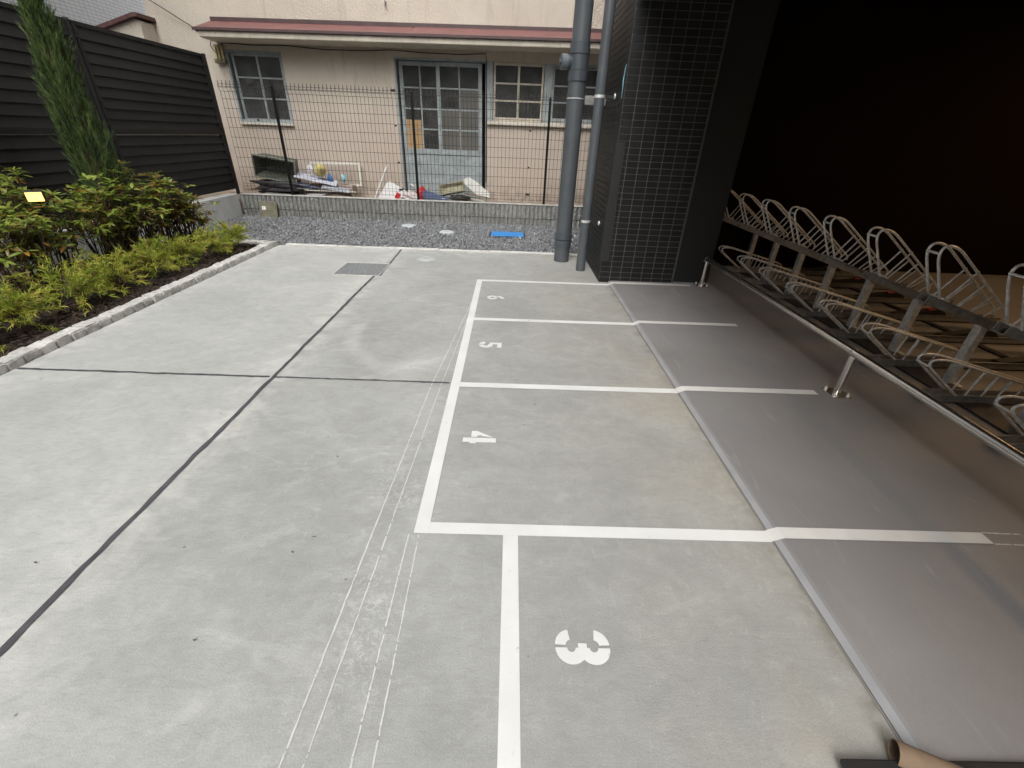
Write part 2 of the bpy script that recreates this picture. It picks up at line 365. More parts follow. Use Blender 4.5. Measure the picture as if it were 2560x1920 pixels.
# faint snapped setting-out lines
for a, b, wd in (((-.262, 3.95), (-.4075, 2.064), .005), ((-.4085, 2.05), (-.475, .1), .0055), ((-.282, 3.45), (-.355, 2.07), .004), ((-.356, 2.05), (-.425, .1), .0048),
                 ((-.3045, 2.0), (-.322, .1), .0), ((-.318, 1.045), (-.309, .1), .0055), ((-.283, 1.045), (-.255, .1), .0048)):
    if wd: strip(line(a, b, 90, .00035), wd * .75, .0018, .5).build('chalk_line', CHALK, fore)
strip(line((1.74, 1.052), (1.86, 1.052), 10, .0005), .005, .020, .5).build('chalk_line', CHALK, slab)
strip(line((1.74, 1.103), (1.88, 1.100), 10, .0005), .005, .020, .5).build('chalk_line', CHALK, slab)
# stencilled numerals, u = reading direction, v = up
def sector(cx, cy, ri, ro, a0, a1, n=14):
    o = [(cx + ro * math.cos(R_(a0 + (a1 - a0) * i / n)), cy + ro * math.sin(R_(a0 + (a1 - a0) * i / n))) for i in range(n + 1)]
    q = [(cx + ri * math.cos(R_(a0 + (a1 - a0) * i / n)), cy + ri * math.sin(R_(a0 + (a1 - a0) * i / n))) for i in range(n + 1)]
    return [(o[i], o[i + 1], q[i + 1], q[i]) for i in range(n)]
def rectp(u0, u1, v0, v1): return [((u0, v0), (u1, v0), (u1, v1), (u0, v1))]
DIG = {
 '3': [(sector(.050, .106, .0115, .044, -90, 90) + sector(.044, .106, .015, .044, 93, 172), 0), (sector(.050, .044, .0115, .044, -90, 90) + sector(.044, .044, .015, .044, 188, 267), .0002), (rectp(.038, .05, .063, .087), .0004)],
 '4': [([((0, .036), (.035, .036), (.035, .063), (0, .063)), ((.035, .036), (.046, .036), (.046, .063), (.035, .063)), ((0, .063), (.034, .063), (.047, .140), (.040, .128))], 0), (rectp(.052, .084, 0, .15), 0), (rectp(.084, .093, .032, .060), 0)],
 '5': [(rectp(.010, .088, .121, .15), 0), (rectp(.010, .037, .070, .121), 0), (sector(.048, .046, .015, .046, -88, 118), .0002), (sector(.043, .046, .015, .046, 190, 265), 0)],
 '6': [(sector(.050, .046, .014, .045, -90, 88), 0), (sector(.044, .046, .014, .045, 92, 270), .0002), (sector(.082, .070, .05, .081, 96, 160), .0004)],
}
def numeral(ch, x0, y0, lab):
    mb = MB()
    for polys, dz in DIG[ch]:
        for p in polys: mb.add([(x0 + v, y0 - u, .0034 + dz) for u, v in p], [tuple(range(len(p)))])
    o = mb.build('painted_numeral', PAINT, fore, fix=False); o['label'] = lab
for ch, x0, y0 in (('3', .158, .722), ('4', -.186, 1.655), ('5', -.184, 2.668), ('6', -.182, 3.632)):
    numeral(ch, x0, y0, 'white stencilled number %s painted in its parking bay' % ch)
# drain grate
dr = thing('drain_grate', 'square galvanised steel drain grate set in the concrete beside the long joint', 'drain', (-1.46, 4.32, 0))
Bx(-.222, .222, -.222, .222, -.06, .0008).build('pit', M('pit_dark', (.03, .03, .03), .9), dr)
for s in (-1, 1):
    Bx(s * .219 - .005, s * .219 + .005, -.224, .224, -.03, .005).build('frame_bar', GALV, dr); Bx(-.2135, .2135, s * .219 - .005, s * .219 + .005, -.03, .0048).build('frame_bar', GALV, dr)
GRT = M('grate_zinc', (.36, .38, .39), .55, metal=.25, var=.2, scale=40)
gb = Bx(-.0032, .0032, -.2135, .2135, -.02, .0042).mesh('grate_bar', GRT)
for i in range(34): put('grate_bar', gb, dr, (-.205 + .41 * i / 33, 0, 0))
cb = Bx(-.2135, .2135, -.003, .003, -.012, .003).mesh('cross_rod', GRT)
for i in range(9): put('cross_rod', cb, dr, (0, -.18 + .36 * i / 8, 0))
# round lids
def lid(x, y, z, r, lab, c):
    o = thing('inspection_lid', lab, 'lid', (x, y, z))
    MB().lathe([(0, .006), (r * .8, .006), (r * .82, .004), (r * .86, .004), (r * .88, .0075), (r * .99, .0075), (r, .003), (r, -.03)], n=40).build('cover', c, o)
    Bx(-.02, .02, -.006, .006, .0055, .0085).build('lift_slot', M('lid_slot', (.3, .31, .32), .6), o)
LIDC = M('lid_plastic', (.52, .55, .57), .45, var=.06, scale=9); LIDG = M('lid_grey', (.43, .45, .45), .5, var=.08, scale=14)
lid(-.91, 4.81, -.004, .104, 'round pale grey inspection lid set flush in the concrete near the gravel', LIDG)
lid(-1.505, 6.74, -.004, .104, 'round white plastic lid in the gravel, closest to the ribbed block wall', LIDC)
lid(-.893, 6.355, -.004, .104, 'round white plastic lid in the gravel, between another lid and the blue box', LIDC)
mb_ = thing('meter_box', 'rectangular blue plastic meter box lid sunk in the gravel', 'meter box', (-.04, 6.33, -.01))
Bx(-.245, .245, -.165, .165, -.1, .008, ch=.006).build('rim', M('meter_rim', (.03, .045, .07), .6), mb_)
Bx(-.225, .225, -.145, .145, .0085, .02, ch=.005).build('lid', M('meter_blue', (.03, .24, .62), .4, var=.06, scale=9), mb_)
for i in range(3): Bx(-.13 + .1 * i, -.08 + .1 * i, -.13, -.115, .0205, .024).build('lid_rib', M('meter_blue', (0, 0, 0)), mb_)

# gravel
struct(Bx(-4.135, 1.75, 5.29, 7.14, -.115, -.05).build('gravel_bed', M('gravel_base', (.07, .07, .072), .95, var=.5, scale=60)))
def gravel():
    n = 42000
    P = np.stack([rng.uniform(-4.13, 1.6, n), rng.uniform(5.30, 7.125, n), rng.uniform(-.034, -.004, n)], 1)
    keep = ~((P[:, 0] > .86) & (P[:, 1] < 5.36))
    keep &= ~((P[:, 0] < -2.6) & (P[:, 1] < 5.34))
    for cx, cy in ((-1.505, 6.74), (-.893, 6.355)): keep &= np.hypot(P[:, 0] - cx, P[:, 1] - cy) > .108
    keep &= ~((abs(P[:, 0] + .04) < .255) & (abs(P[:, 1] - 6.33) < .175))
    P = P[keep]; n = len(P)
    base = np.array([(1, 0, 0), (-1, 0, 0), (0, 1, 0), (0, -1, 0), (0, 0, 1), (0, 0, -1)], float)
    F = np.array([(0, 2, 4), (2, 1, 4), (1, 3, 4), (3, 0, 4), (2, 0, 5), (1, 2, 5), (3, 1, 5), (0, 3, 5)])
    s = rng.lognormal(math.log(.0098), .3, n)
    V = base[None] * (s[:, None, None] * np.stack([rng.uniform(.8, 1.9, n), rng.uniform(.7, 1.2, n), rng.uniform(.45, .9, n)], 1)[:, None, :])
    V = V + rng.normal(0, .25, V.shape) * s[:, None, None]
    q = rng.normal(size=(n, 4)); q[:, 1:3] *= .5; q /= np.linalg.norm(q, axis=1)[:, None]
    a, b, c, d = q.T
    Rm = np.stack([np.stack([1 - 2 * (c * c + d * d), 2 * (b * c - a * d), 2 * (b * d + a * c)], 1), np.stack([2 * (b * c + a * d), 1 - 2 * (b * b + d * d), 2 * (c * d - a * b)], 1), np.stack([2 * (b * d - a * c), 2 * (c * d + a * b), 1 - 2 * (b * b + c * c)], 1)], 1)
    V = np.einsum('nij,nkj->nki', Rm, V) + P[:, None]
    Fa = (F[None] + (np.arange(n) * 6)[:, None, None]).reshape(-1, 3)
    return fast_mesh('gravel', V.reshape(-1, 3), Fa, np.repeat(np.clip(rng.normal(.45, .17, n), 0, 1), 6))
def fast_mesh(name, V, F, tint=None):
    me = bpy.data.meshes.new(name); V = np.asarray(V, np.float32); F = np.asarray(F, np.int32); k = F.shape[1]
    me.vertices.add(len(V)); me.vertices.foreach_set('co', V.ravel())
    me.loops.add(F.size); me.loops.foreach_set('vertex_index', F.ravel())
    me.polygons.add(len(F)); me.polygons.foreach_set('loop_start', np.arange(0, F.size, k, dtype=np.int32))
    me.update(calc_edges=True)
    if tint is not None:
        a = me.attributes.new('tint', 'FLOAT', 'POINT'); a.data.foreach_set('value', np.asarray(tint, np.float32))
    me.validate(); return me
gm = gravel(); gm.materials.append(STONE); stuff(put('gravel', gm))['label'] = 'dark grey crushed stone gravel before the ribbed block wall'

# ================================================================== SPLIT-RIB BLOCK WALL
bw = thing('block_wall', 'low grey split-ribbed concrete block wall behind the gravel', 'wall', (0, 7.13, 0))
Bx(-4.13, 2.4, .03, .12, -.1, .288).build('core', MORT, bw)
def block_mesh(L, z0, z1, sd):
    rr = random.Random(sd); bm = MB(); nr = 6; p = L / nr; nz = 5
    for k in range(nr):
        x0 = k * p + .0085; x1 = (k + 1) * p - .0085; nx = 3
        bm.box(k * p, (k + 1) * p if k == nr - 1 else (k + 1) * p - .0001, .02, .032, z0, z1)
        v = []; f = []
        for j in range(nz + 1):
            for i_ in range(nx + 1):
                e = i_ in (0, nx)
                v.append((x0 + (x1 - x0) * i_ / nx + (0 if e else rr.uniform(-.005, .005)), (.002 if e else -.012) + rr.uniform(-.007, .007), z0 + (z1 - z0) * j / nz + (0 if j in (0, nz) else rr.uniform(-.008, .008))))
        nn = len(v)
        for j in range(nz):
            for i_ in range(nx): f.append((j * 4 + i_, j * 4 + i_ + 1, j * 4 + i_ + 5, j * 4 + i_ + 4))
        for j in range(nz + 1): v += [(x0, .025, v[j * 4][2]), (x1, .025, v[j * 4][2])]
        for j in range(nz):
            a = nn + 2 * j; f += [(j * 4, j * 4 + 4, a + 2, a), (j * 4 + 3, a + 1, a + 3, j * 4 + 7)]
        f += [(nz * 4, nz * 4 + 1, nz * 4 + 2, nz * 4 + 3, nn + 2 * nz + 1, nn + 2 * nz)]
        bm.add(v, f)
    return bm.mesh('split_rib_block', BLOCK)
BL = .396
up = [block_mesh(BL - .006, .096, .281, 10 + i) for i in range(4)]; lo = [block_mesh(BL - .006, -.09, .086, 30 + i) for i in range(4)]
for i in range(16):
    x0 = -4.12 + BL * i
    put('block', up[i % 4], bw, (x0, 0, 0)); put('block', lo[(i * 3 + 1) % 4], bw, (x0, 0, 0))
for i in range(11):
    Bx(-4.12 + .6 * i, -4.12 + .6 * i + .597, -.002, .122, .2885, .297, ch=.002).build('coping', M('coping_cement', (.42, .41, .38), .9, var=.2, scale=14, rnd=.06), bw)
# leaning stone slab with sticker
sg = thing('paving_slab', 'square mossy olive-grey paving slab leaning on the ribbed wall, small white sticker on it', 'slab', (-3.69, 7.03, -.02), rot=(R_(-14), 0, R_(2)))
Bx(-.13, .13, -.015, .015, 0, .235, ch=.006).build('slab', M('mossy_stone', (.16, .15, .10), .85, var=.3, scale=14, bmp=.3, dirt=(.24, .22, .16)), sg)
Bx(-.088, -.035, -.0175, -.0158, .115, .165).build('sticker', M('sticker_white', (.8, .8, .78), .6), sg)
strip([(0, 0), (.014, .005), (.004, .016), (.022, .022)], .004, 0).build('sticker_mark', M('ink', (.03, .03, .04), .6), sg).matrix_local = Matrix.Translation((-.073, -.018, .13)) @ Matrix.Rotation(R_(90), 4, 'X')

# ================================================================== MESH FENCE
mf = thing('mesh_fence', 'dark brown welded wire mesh fence with thin posts on the block wall', 'fence', (0, 7.22, 0))
FX0, FX1 = -4.09, 2.2; YM = .035
zz = [(YM, .325), (YM, 1.60), (YM - .035, 1.645), (YM, 1.685), (YM - .012, 1.728), (YM - .034, 1.655)]
vw = MB().tube([(0, a, b) for a, b in zz], .0026, 5, cap=False).mesh('vertical_wire', WIRE)
nv = int((FX1 - FX0) / .0553)
for i in range(nv + 1): put('vertical_wire', vw, mf, (FX0 + .0553 * i, 0, 0))
for sec in ((FX0, -3.66), (-3.645, -1.70), (-1.685, .235), (.25, 2.2)):
    hw = MB().tube([(sec[0], 0, 0), (sec[1], 0, 0)], .0026, 5).mesh('horizontal_wire', WIRE)
    for z, dy in ((.345, 0), (.40, 0), (.432, 0), (.525, 0), (.655, 0), (.785, 0), (.915, 0), (1.045, 0), (1.168, 0), (1.288, 0), (1.40, 0), (1.512, 0), (1.60, 0), (1.645, -.035), (1.685, 0), (1.655, -.034)):
        put('horizontal_wire', hw, mf, (0, YM + dy + .004, z))
pm = Bx(-.0165, .0165, -.0165, .0165, .2, 1.675, ch=.003).mesh('post', POSTB); bolt = MB().lathe([(0, -.004), (.006, -.003), (.007, 0)], n=8, M_=Matrix.Rotation(R_(90), 4, 'X')).mesh('bolt', GALV)
for x in (-3.35, -1.43, .50):
    po = put('post', pm, mf, (x, 0, 0))
    for z in (1.64, 1.25, .79): put('bolt', bolt, po, (0, -.0175, z))
cm = Bx(-.03, .03, .018, .05, -.014, .014, ch=.004).mesh('clip', FENCE); cs = Bx(-.012, .012, .02, .05, -.012, .012, ch=.003).mesh('clip', FENCE)
for x in (-3.65, -1.692, .243):
    for z, m_ in ((1.69, cm), (1.27, cs), (.795, cs), (.425, cm)): put('clip', m_, mf, (x, 0, z))

# ================================================================== LOUVRE FENCE + BASE WALL
bwl = thing('retaining_wall', 'low smooth concrete base wall under the black louvre fence', 'wall', (-4.14, 0, 0))
for i, (a, b) in enumerate(((-1.2, 1.6), (1.6, 4.4), (4.4, 7.125))):
    Bx(-.14, .0 - .001 * (i % 2), a + .002, b - .002, -.12, .30, ch=.006).build('wall_section', WCONC, bwl)
lf = thing('louvre_fence', 'tall black metal louvre fence standing on the low concrete wall', 'fence', (-4.2, 0, .30))
posts = [7.24, 5.175, 3.11, 1.045, -1.02]
pmesh = MB().tube([(0, 0, -.02), (0, 0, 1.70)], .026, 16).mesh('post', FENCE); pcap = MB().lathe([(.0, .018), (.02, .015), (.029, .004), (.029, -.006)], n=16).mesh('post_cap', FENCE)
for y in posts:
    p = put('post', pmesh, lf, (.008, y, 0)); put('post_cap', pcap, p, (0, 0, 1.70))
tilt = MB().add([(0, 0, 0), (0, 1, 0), (.022, 1, -.101), (.022, 0, -.101), (.018, 0, -.103), (.018, 1, -.103), (-.004, 1, -.001), (-.004, 0, -.001)], [(0, 1, 2, 3), (3, 2, 5, 4), (4, 5, 6, 7), (7, 6, 1, 0), (0, 3, 4, 7), (1, 6, 5, 2)])
for k in range(4):
    y1, y0 = posts[k] - .034, posts[k + 1] + .034
    me = MB(); me.add([(a, y0 + .042 + b * (y1 - y0 - .084), c) for a, b, c in tilt.v], tilt.f); slat = me.mesh('slat', FENCE)
    for z0, z1 in ((.06, .80), (.80, 1.705)):
        fr = MB().box(-.016, .022, y0, y0 + .04, z0, z1).box(-.016, .022, y1 - .04, y1, z0, z1)
        fr.box(-.016, .024, y0 + .0405, y1 - .0405, z1 - .032, z1 - .0005).box(-.016, .024, y0 + .0405, y1 - .0405, z0 + .0005, z0 + .022)
        fr.build('panel_frame', FENCE, lf)
        ns = int(round((z1 - z0 - .05) / .0945))
        for j in range(ns): put('slat', slat, lf, (0, 0, z1 - .034 - (z1 - z0 - .056) / ns * j))
    for yy in (y0 + .015, y1 - .015):
        for z in (1.58, .86, .72, .2): Bx(.0225, .032, yy - .04, yy + .012, z - .01, z + .01, ch=.002).build('bracket', FENCE, lf)

# ================================================================== PLANTING BED
sett = []
for s in range(6):
    rr = random.Random(s); bm = bmesh.new(); bmesh.ops.create_cube(bm, size=1); bmesh.ops.bevel(bm, geom=bm.edges[:], offset=.07, segments=2, affect='EDGES')
    for v in bm.verts: v.co = Vector((v.co.x * .098, v.co.y * .096, v.co.z * .1)) + Vector((rr.uniform(-.004, .004), rr.uniform(-.003, .003), rr.uniform(-.003, .003)))
    q = MB(); q.bm(bm); sett.append(q.mesh('kerb_sett', GRAN))
bed = struct(Bx(-4.139, -2.80, -1.2, 5.12, -.12, -.05).build('planting_bed', SOIL))
k = 0; y = -1.0
while y < 5.2:
    put('kerb_stone', sett[k * 5 % 6], bed, (-2.752 + random.uniform(-.004, .004), y, -.001 + random.uniform(-.004, .004)), (random.uniform(-.04, .04), random.uniform(-.04, .04), random.uniform(-.04, .04) + math.pi * (k % 2))); y += .101; k += 1
x = -2.86
while x > -4.1:
    put('kerb_stone', sett[k * 5 % 6], bed, (x, 5.165 + random.uniform(-.004, .004), .002 + random.uniform(-.004, .004)), (random.uniform(-.04, .04), random.uniform(-.04, .04), math.pi / 2)); x -= .101; k += 1
# soil surface
nx, ny = 40, 150; xs = np.linspace(-4.139, -2.795, nx); ys = np.linspace(-1.2, 5.115, ny)
XX, YY = np.meshgrid(xs, ys, indexing='ij'); ZZ = .018 + rng.normal(0, .006, XX.shape) + .012 * np.sin(XX * 5 + 1) * np.sin(YY * 3.1) - .02 * np.exp(-((XX + 2.8) / .07) ** 2)
idx = np.arange(nx * ny).reshape(nx, ny); Fq = np.stack([idx[:-1, :-1], idx[1:, :-1], idx[1:, 1:], idx[:-1, 1:]], -1).reshape(-1, 4)
sm = fast_mesh('soil', np.stack([XX, YY, ZZ], -1).reshape(-1, 3), Fq); sm.materials.append(SOIL); stuff(put('soil', sm, bed))
def chips(n):
    c = np.stack([rng.uniform(-4.1, -2.83, n), rng.uniform(1.3, 5.08, n), rng.uniform(.02, .036, n)], 1)
    a = rng.uniform(0, math.pi, n); t = rng.normal(0, .35, n); L = rng.uniform(.008, .03, n); W = L * rng.uniform(.15, .45, n)
    d = np.stack([np.cos(a), np.sin(a), t], 1); e = np.stack([-np.sin(a), np.cos(a), rng.normal(0, .35, n)], 1)
    V = np.stack([c - d * L[:, None], c + e * W[:, None], c + d * L[:, None], c - e * W[:, None]], 1)
    return fast_mesh('chips', V.reshape(-1, 3), np.arange(4 * n).reshape(-1, 4))
cmn = chips(9000); cmn.materials.append(BARK); stuff(put('bark_mulch', cmn, bed))

# foliage helpers (numpy leaf collections)
class Leaves:
    def __init__(s): s.V = []; s.F = []; s.T = []; s.n = 0
    def leaf(s, p, d, nrm, L, W, tint, curl=.12):
        sd = d.cross(nrm).normalized(); up = sd.cross(d).normalized()
        a = p; m1 = p + d * L * .35 + up * L * .03; m2 = p + d * L * .72 + up * L * (.02 - curl * .5); t = p + d * L - up * L * curl
        vs = [a, m1 + sd * W * .45 + up * W * .1, m1, m1 - sd * W * .45 + up * W * .1, m2 + sd * W * .38 + up * W * .1, m2, m2 - sd * W * .38 + up * W * .1, t]
        o = s.n; s.V += [tuple(q) for q in vs]; s.T += [tint] * 8
        s.F += [(o, o + 2, o + 1), (o, o + 3, o + 2), (o + 1, o + 2, o + 5), (o + 1, o + 5, o + 4), (o + 2, o + 3, o + 6), (o + 2, o + 6, o + 5), (o + 4, o + 5, o + 7), (o + 5, o + 6, o + 7)]; s.n += 8
    def build(s, name, mat, parent):
        me = fast_mesh(name, s.V, s.F, s.T); me.materials.append(mat); return put(name, me, parent)
RHODO = leaf_mat('rhododendron_leaf', [(0., (.13, .20, .03)), (.35, (.28, .35, .06)), (.6, (.22, .20, .05)), (.78, (.23, .13, .04)), (.9, (.28, .12, .03)), (1., (.42, .23, .04))], .36)
GOLD = leaf_mat('gold_thread', [(0., (.15, .22, .02)), (.5, (.36, .42, .05)), (.85, (.60, .55, .09)), (1., (.42, .28, .1))], .6, .35)
CYPR = leaf_mat('cypress_spray', [(0., (.016, .036, .011)), (.5, (.06, .105, .026)), (1., (.15, .20, .05))], .65, .15)
def rv(s=1.): return Vector((random.gauss(0, s), random.gauss(0, s), random.gauss(0, s)))
def rhododendron(x, y, h, r, lab, seed, brown=.3):
    random.seed(seed)
    o = thing('rhododendron_bush', lab, 'bush', (x, y, .015), 'rhododendron bushes along the louvre fence')
    st = MB(); lv = Leaves()
    ns = 30
    for i in range(ns):
        a = random.uniform(0, 2 * math.pi); rr = r * math.sqrt(random.random()); hh = h * random.uniform(.45, 1.) * (1.05 - .3 * (rr / r) ** 2)
        top = Vector((rr * math.cos(a), rr * math.sin(a), hh)); b0 = Vector((.09 * math.cos(a), .09 * math.sin(a), 0)) * random.uniform(.3, 1.2)
        mid = b0.lerp(top, .55) + Vector((random.gauss(0, .03), random.gauss(0, .03), .03))
        st.tube([b0, mid, top], [.006, .0045, .0025], 5, cap=False)
        tips = [(top, 1.)]
        for q in range(random.randint(2, 4)):
            s0 = mid.lerp(top, random.uniform(.0, .85)); t0 = s0 + Vector((random.gauss(0, .09), random.gauss(0, .09), random.uniform(.03, .13)))
            st.tube([s0, t0], [.003, .002], 4, cap=False); tips.append((t0, .9))
        for tp, sc in tips:
            hf = tp.z / h; nl = random.randint(6, 9); ph = random.uniform(0, 6.28)
            for q in range(nl):
                th = ph + q * 2.4; el = random.uniform(.0, .75) if hf > .6 else random.uniform(-.5, .45)
                d = Vector((math.cos(th) * math.cos(el), math.sin(th) * math.cos(el), math.sin(el))).normalized()
                tint = random.uniform(.0, .5) if random.random() > brown + (.55 - hf) * .6 else random.uniform(.5, 1.)
                lv.leaf(tp + d * .006 - Vector((0, 0, random.uniform(0, .012))), d, (Vector((0, 0, 1)) + rv(.25)).normalized(), random.uniform(.055, .092) * sc, random.uniform(.020, .031), tint, random.uniform(.05, .3))
        for q in range(5):                                    # older leaves down the stem
            s0 = b0.lerp(mid, random.uniform(.3, 1)) if random.random() < .45 else mid.lerp(top, random.random()); th = random.uniform(0, 6.28); el = random.uniform(-.9, .2)
            d = Vector((math.cos(th) * math.cos(el), math.sin(th) * math.cos(el), math.sin(el)))
            lv.leaf(s0, d, (Vector((0, 0, 1)) + rv(.4)).normalized(), random.uniform(.045, .075), random.uniform(.014, .022), random.uniform(.45, 1.) if random.random() < .6 else random.uniform(.1, .5), random.uniform(.1, .4))
    st.build('stems', TWIG, o, fix=False); lv.build('foliage', RHODO, o)
rh = [(-3.62, 5.05, .58, .20, 'sparse browning rhododendron bush standing nearest the gravel', .65),
      (-3.66, 4.74, .84, .25, 'reddish-brown leaved rhododendron bush beside the sparse end bush', .55),
      (-3.55, 4.33, .80, .27, 'rhododendron bush in front of the columnar cypress on its gravel side', .35),
      (-3.55, 3.88, .84, .29, 'dense green rhododendron bush right at the foot of the columnar cypress', .28),
      (-3.64, 3.46, .92, .29, 'tall rhododendron bush next to the lit garden lamp, on the cypress side', .3),
      (-3.50, 3.06, .74, .27, 'rhododendron bush growing below the lit garden lamp', .33),
      (-3.64, 2.52, .76, .28, 'rhododendron bush one place past the lit garden lamp, away from the cypress', .3)]
for i, (x, y, h, r, lab, br) in enumerate(rh): rhododendron(x, y, h, r, lab, 100 + i, br)
def gold_bush(x, y, h, r, lab, seed):
    random.seed(seed); rg = np.random.default_rng(seed)
    o = thing('gold_thread_shrub', lab, 'shrub', (x, y, .01), 'golden thread shrubs along the granite kerb')
    st = MB(); V = []; F = []; T = []; n = 0
    st.tube([(0, 0, 0), (.01, .0, h * .25), (random.gauss(0, .02), random.gauss(0, .02), h * .6)], [.009, .006, .003], 5, cap=False)
    for i in range(52):
        a = random.uniform(0, 6.283); e = random.uniform(.1, 1.35); L = (r * math.cos(e) + h * .75 * math.sin(e)) * random.uniform(.6, 1.08)
        p0 = Vector((0, 0, h * random.uniform(.15, .4))); d = Vector((math.cos(a) * math.cos(e), math.sin(a) * math.cos(e), math.sin(e)))
        pts = [p0 + d * L * t - Vector((0, 0, L * .30 * t * t)) for t in (0, .33, .66, 1)]
        st.tube(pts[:3], [.003, .0022, .0015], 4, cap=False)
        tb = random.uniform(.15, .75)
        for q in range(34):
            t = random.uniform(.22, 1.0); sgi = min(2, int(t * 3)); p = pts[sgi].lerp(pts[sgi + 1], t * 3 - sgi)
            dd = (d + rv(.55) + Vector((0, 0, -.15))).normalized(); l = random.uniform(.022, .055); wd = random.uniform(.0012, .0024)
            sd = dd.cross(rv()).normalized(); p2 = p + dd * l * .55 + rv(.003); p3 = p2 + (dd + Vector((0, 0, -.5)) + rv(.2)).normalized() * l * .5
            ti = min(1, max(0, tb + random.gauss(0, .2)))
            if random.random() < .03: ti = 1.
            V += [p - sd * wd, p + sd * wd, p2 + sd * wd * 1.1, p2 - sd * wd * 1.1, p3 + sd * wd * .3, p3 - sd * wd * .3]; T += [ti] * 6
            F += [(n, n + 1, n + 2, n + 3), (n + 3, n + 2, n + 4, n + 5)]; n += 6
            for b_ in range(2):                                # side threads
                s0 = p.lerp(p2, random.random()); de = (dd + rv(.6)).normalized(); e2 = s0 + de * l * .5; s2 = de.cross(rv()).normalized() * wd * .8
                V += [s0 - s2, s0 + s2, e2 + s2 * .4, e2 - s2 * .4]; T += [ti] * 4; F += [(n, n + 1, n + 2, n + 3)]; n += 4
    st.build('stems', TWIG, o, fix=False)
    me = fast_mesh('foliage', [tuple(v) for v in V], F, T); me.materials.append(GOLD); put('foliage', me, o)
gb_ = [(-3.02, 4.86, .34, .14), (-3.03, 4.46, .38, .17), (-3.10, 4.14, .38, .18), (-3.05, 3.74, .38, .19), (-3.07, 3.34, .38, .19), (-3.06, 2.96, .43, .21), (-3.08, 2.56, .34, .20), (-3.09, 2.16, .34, .20), (-3.08, 1.76, .34, .20)]
for i, (x, y, h, r) in enumerate(gb_):
    gold_bush(x, y, h, r, 'yellow-green thread-leaved shrub behind the granite kerb, %s from the gravel end' % ORD[i], 200 + i)
def cypress():
    random.seed(5); H = 2.3
    o = thing('columnar_cypress', 'tall narrow dark green columnar cypress tree among the bushes by the black fence', 'tree', (-3.69, 4.29, .01))
    st = MB(); st.tube([(0, 0, 0), (.01, 0, .9), (0, .01, 1.6), (0, 0, H * .97)], [.022, .017, .011, .003], 8).build('trunk', TWIG, o)
    V = []; F = []; T = []; n = 0
    def prof(z):
        t = z / H; return .150 * min(1, (t / .12) ** .5 if t > 0 else 0) * (1 - max(0, (t - .35) / .65) ** 1.5) ** .8
    br = MB()
    for i in range(1700):
        z = H * random.random() ** .9 * .97 + .1; R0 = prof(min(z, H)); a = random.uniform(0, 6.283); bulge = 1 + .22 * math.sin(a * 3 + z * 7) + .12 * math.sin(a * 5 - z * 13)
        rr = R0 * math.sqrt(random.uniform(.18, 1)) * bulge
        p = Vector((rr * math.cos(a), rr * math.sin(a), z)); out = Vector((math.cos(a), math.sin(a), 0))
        d = (Vector((0, 0, 1)) + out * random.uniform(.03, .28) + rv(.06)).normalized(); L = random.uniform(.08, .17) * (1.25 if random.random() < .08 else 1); tb = random.uniform(.0, .95)
        if random.random() < .14: d = (d + out * .3).normalized(); L *= 1.2
        for q in range(24):
            t = random.random(); s0 = p + d * L * (t - .35) + rv(.006); dd = (d + rv(.16) + out * .08).normalized(); l = random.uniform(.025, .06); wd = random.uniform(.0011, .0023)
            sd = dd.cross(rv()).normalized() * wd; e = s0 + dd * l; m_ = s0 + dd * l * .5
            V += [s0 - sd * .6, s0 + sd * .6, m_ + sd, m_ - sd, e]; T += [min(1, max(0, tb + random.gauss(0, .18) + (t - .5) * .3))] * 5
            F.append((n, n + 1, n + 2)); F.append((n, n + 2, n + 3)); F.append((n + 3, n + 2, n + 4)); n += 5
    for i in range(500):                                      # inner shaded twigs
        z = H * random.random() * .93; a = random.uniform(0, 6.283); rr = prof(z) * random.uniform(.1, .75); p = Vector((rr * math.cos(a), rr * math.sin(a), z)); br.tube([p * .4 + Vector((0, 0, z * .6 - .05)), p + Vector((0, 0, .07))], [.003, .0015], 4, cap=False)
    br.build('twigs', TWIG, o, fix=False)
    me = fast_mesh('crown', [tuple(v) for v in V], F, T); me.materials.append(CYPR); put('crown', me, o)
cypress()
# garden lamp
random.seed(9)
gl = thing('garden_lamp', 'small lit rectangular garden spotlight showing amber light among the rhododendrons', 'lamp', (-3.42, 3.37, .02), rot=(0, 0, R_(40)))
MB().tube([(0, .05, 0), (0, .05, .6), (0, .03, .66)], .011, 10).build('stake', FENCE, gl)
hd = put('head', Bx(-.052, .052, -.03, .04, .65, .728, ch=.008).mesh('head', FENCE), gl)
Bx(-.043, .043, -.034, -.0305, .659, .719).build('lens', emis('lamp_lens', (1., .62, .18), .75), hd)

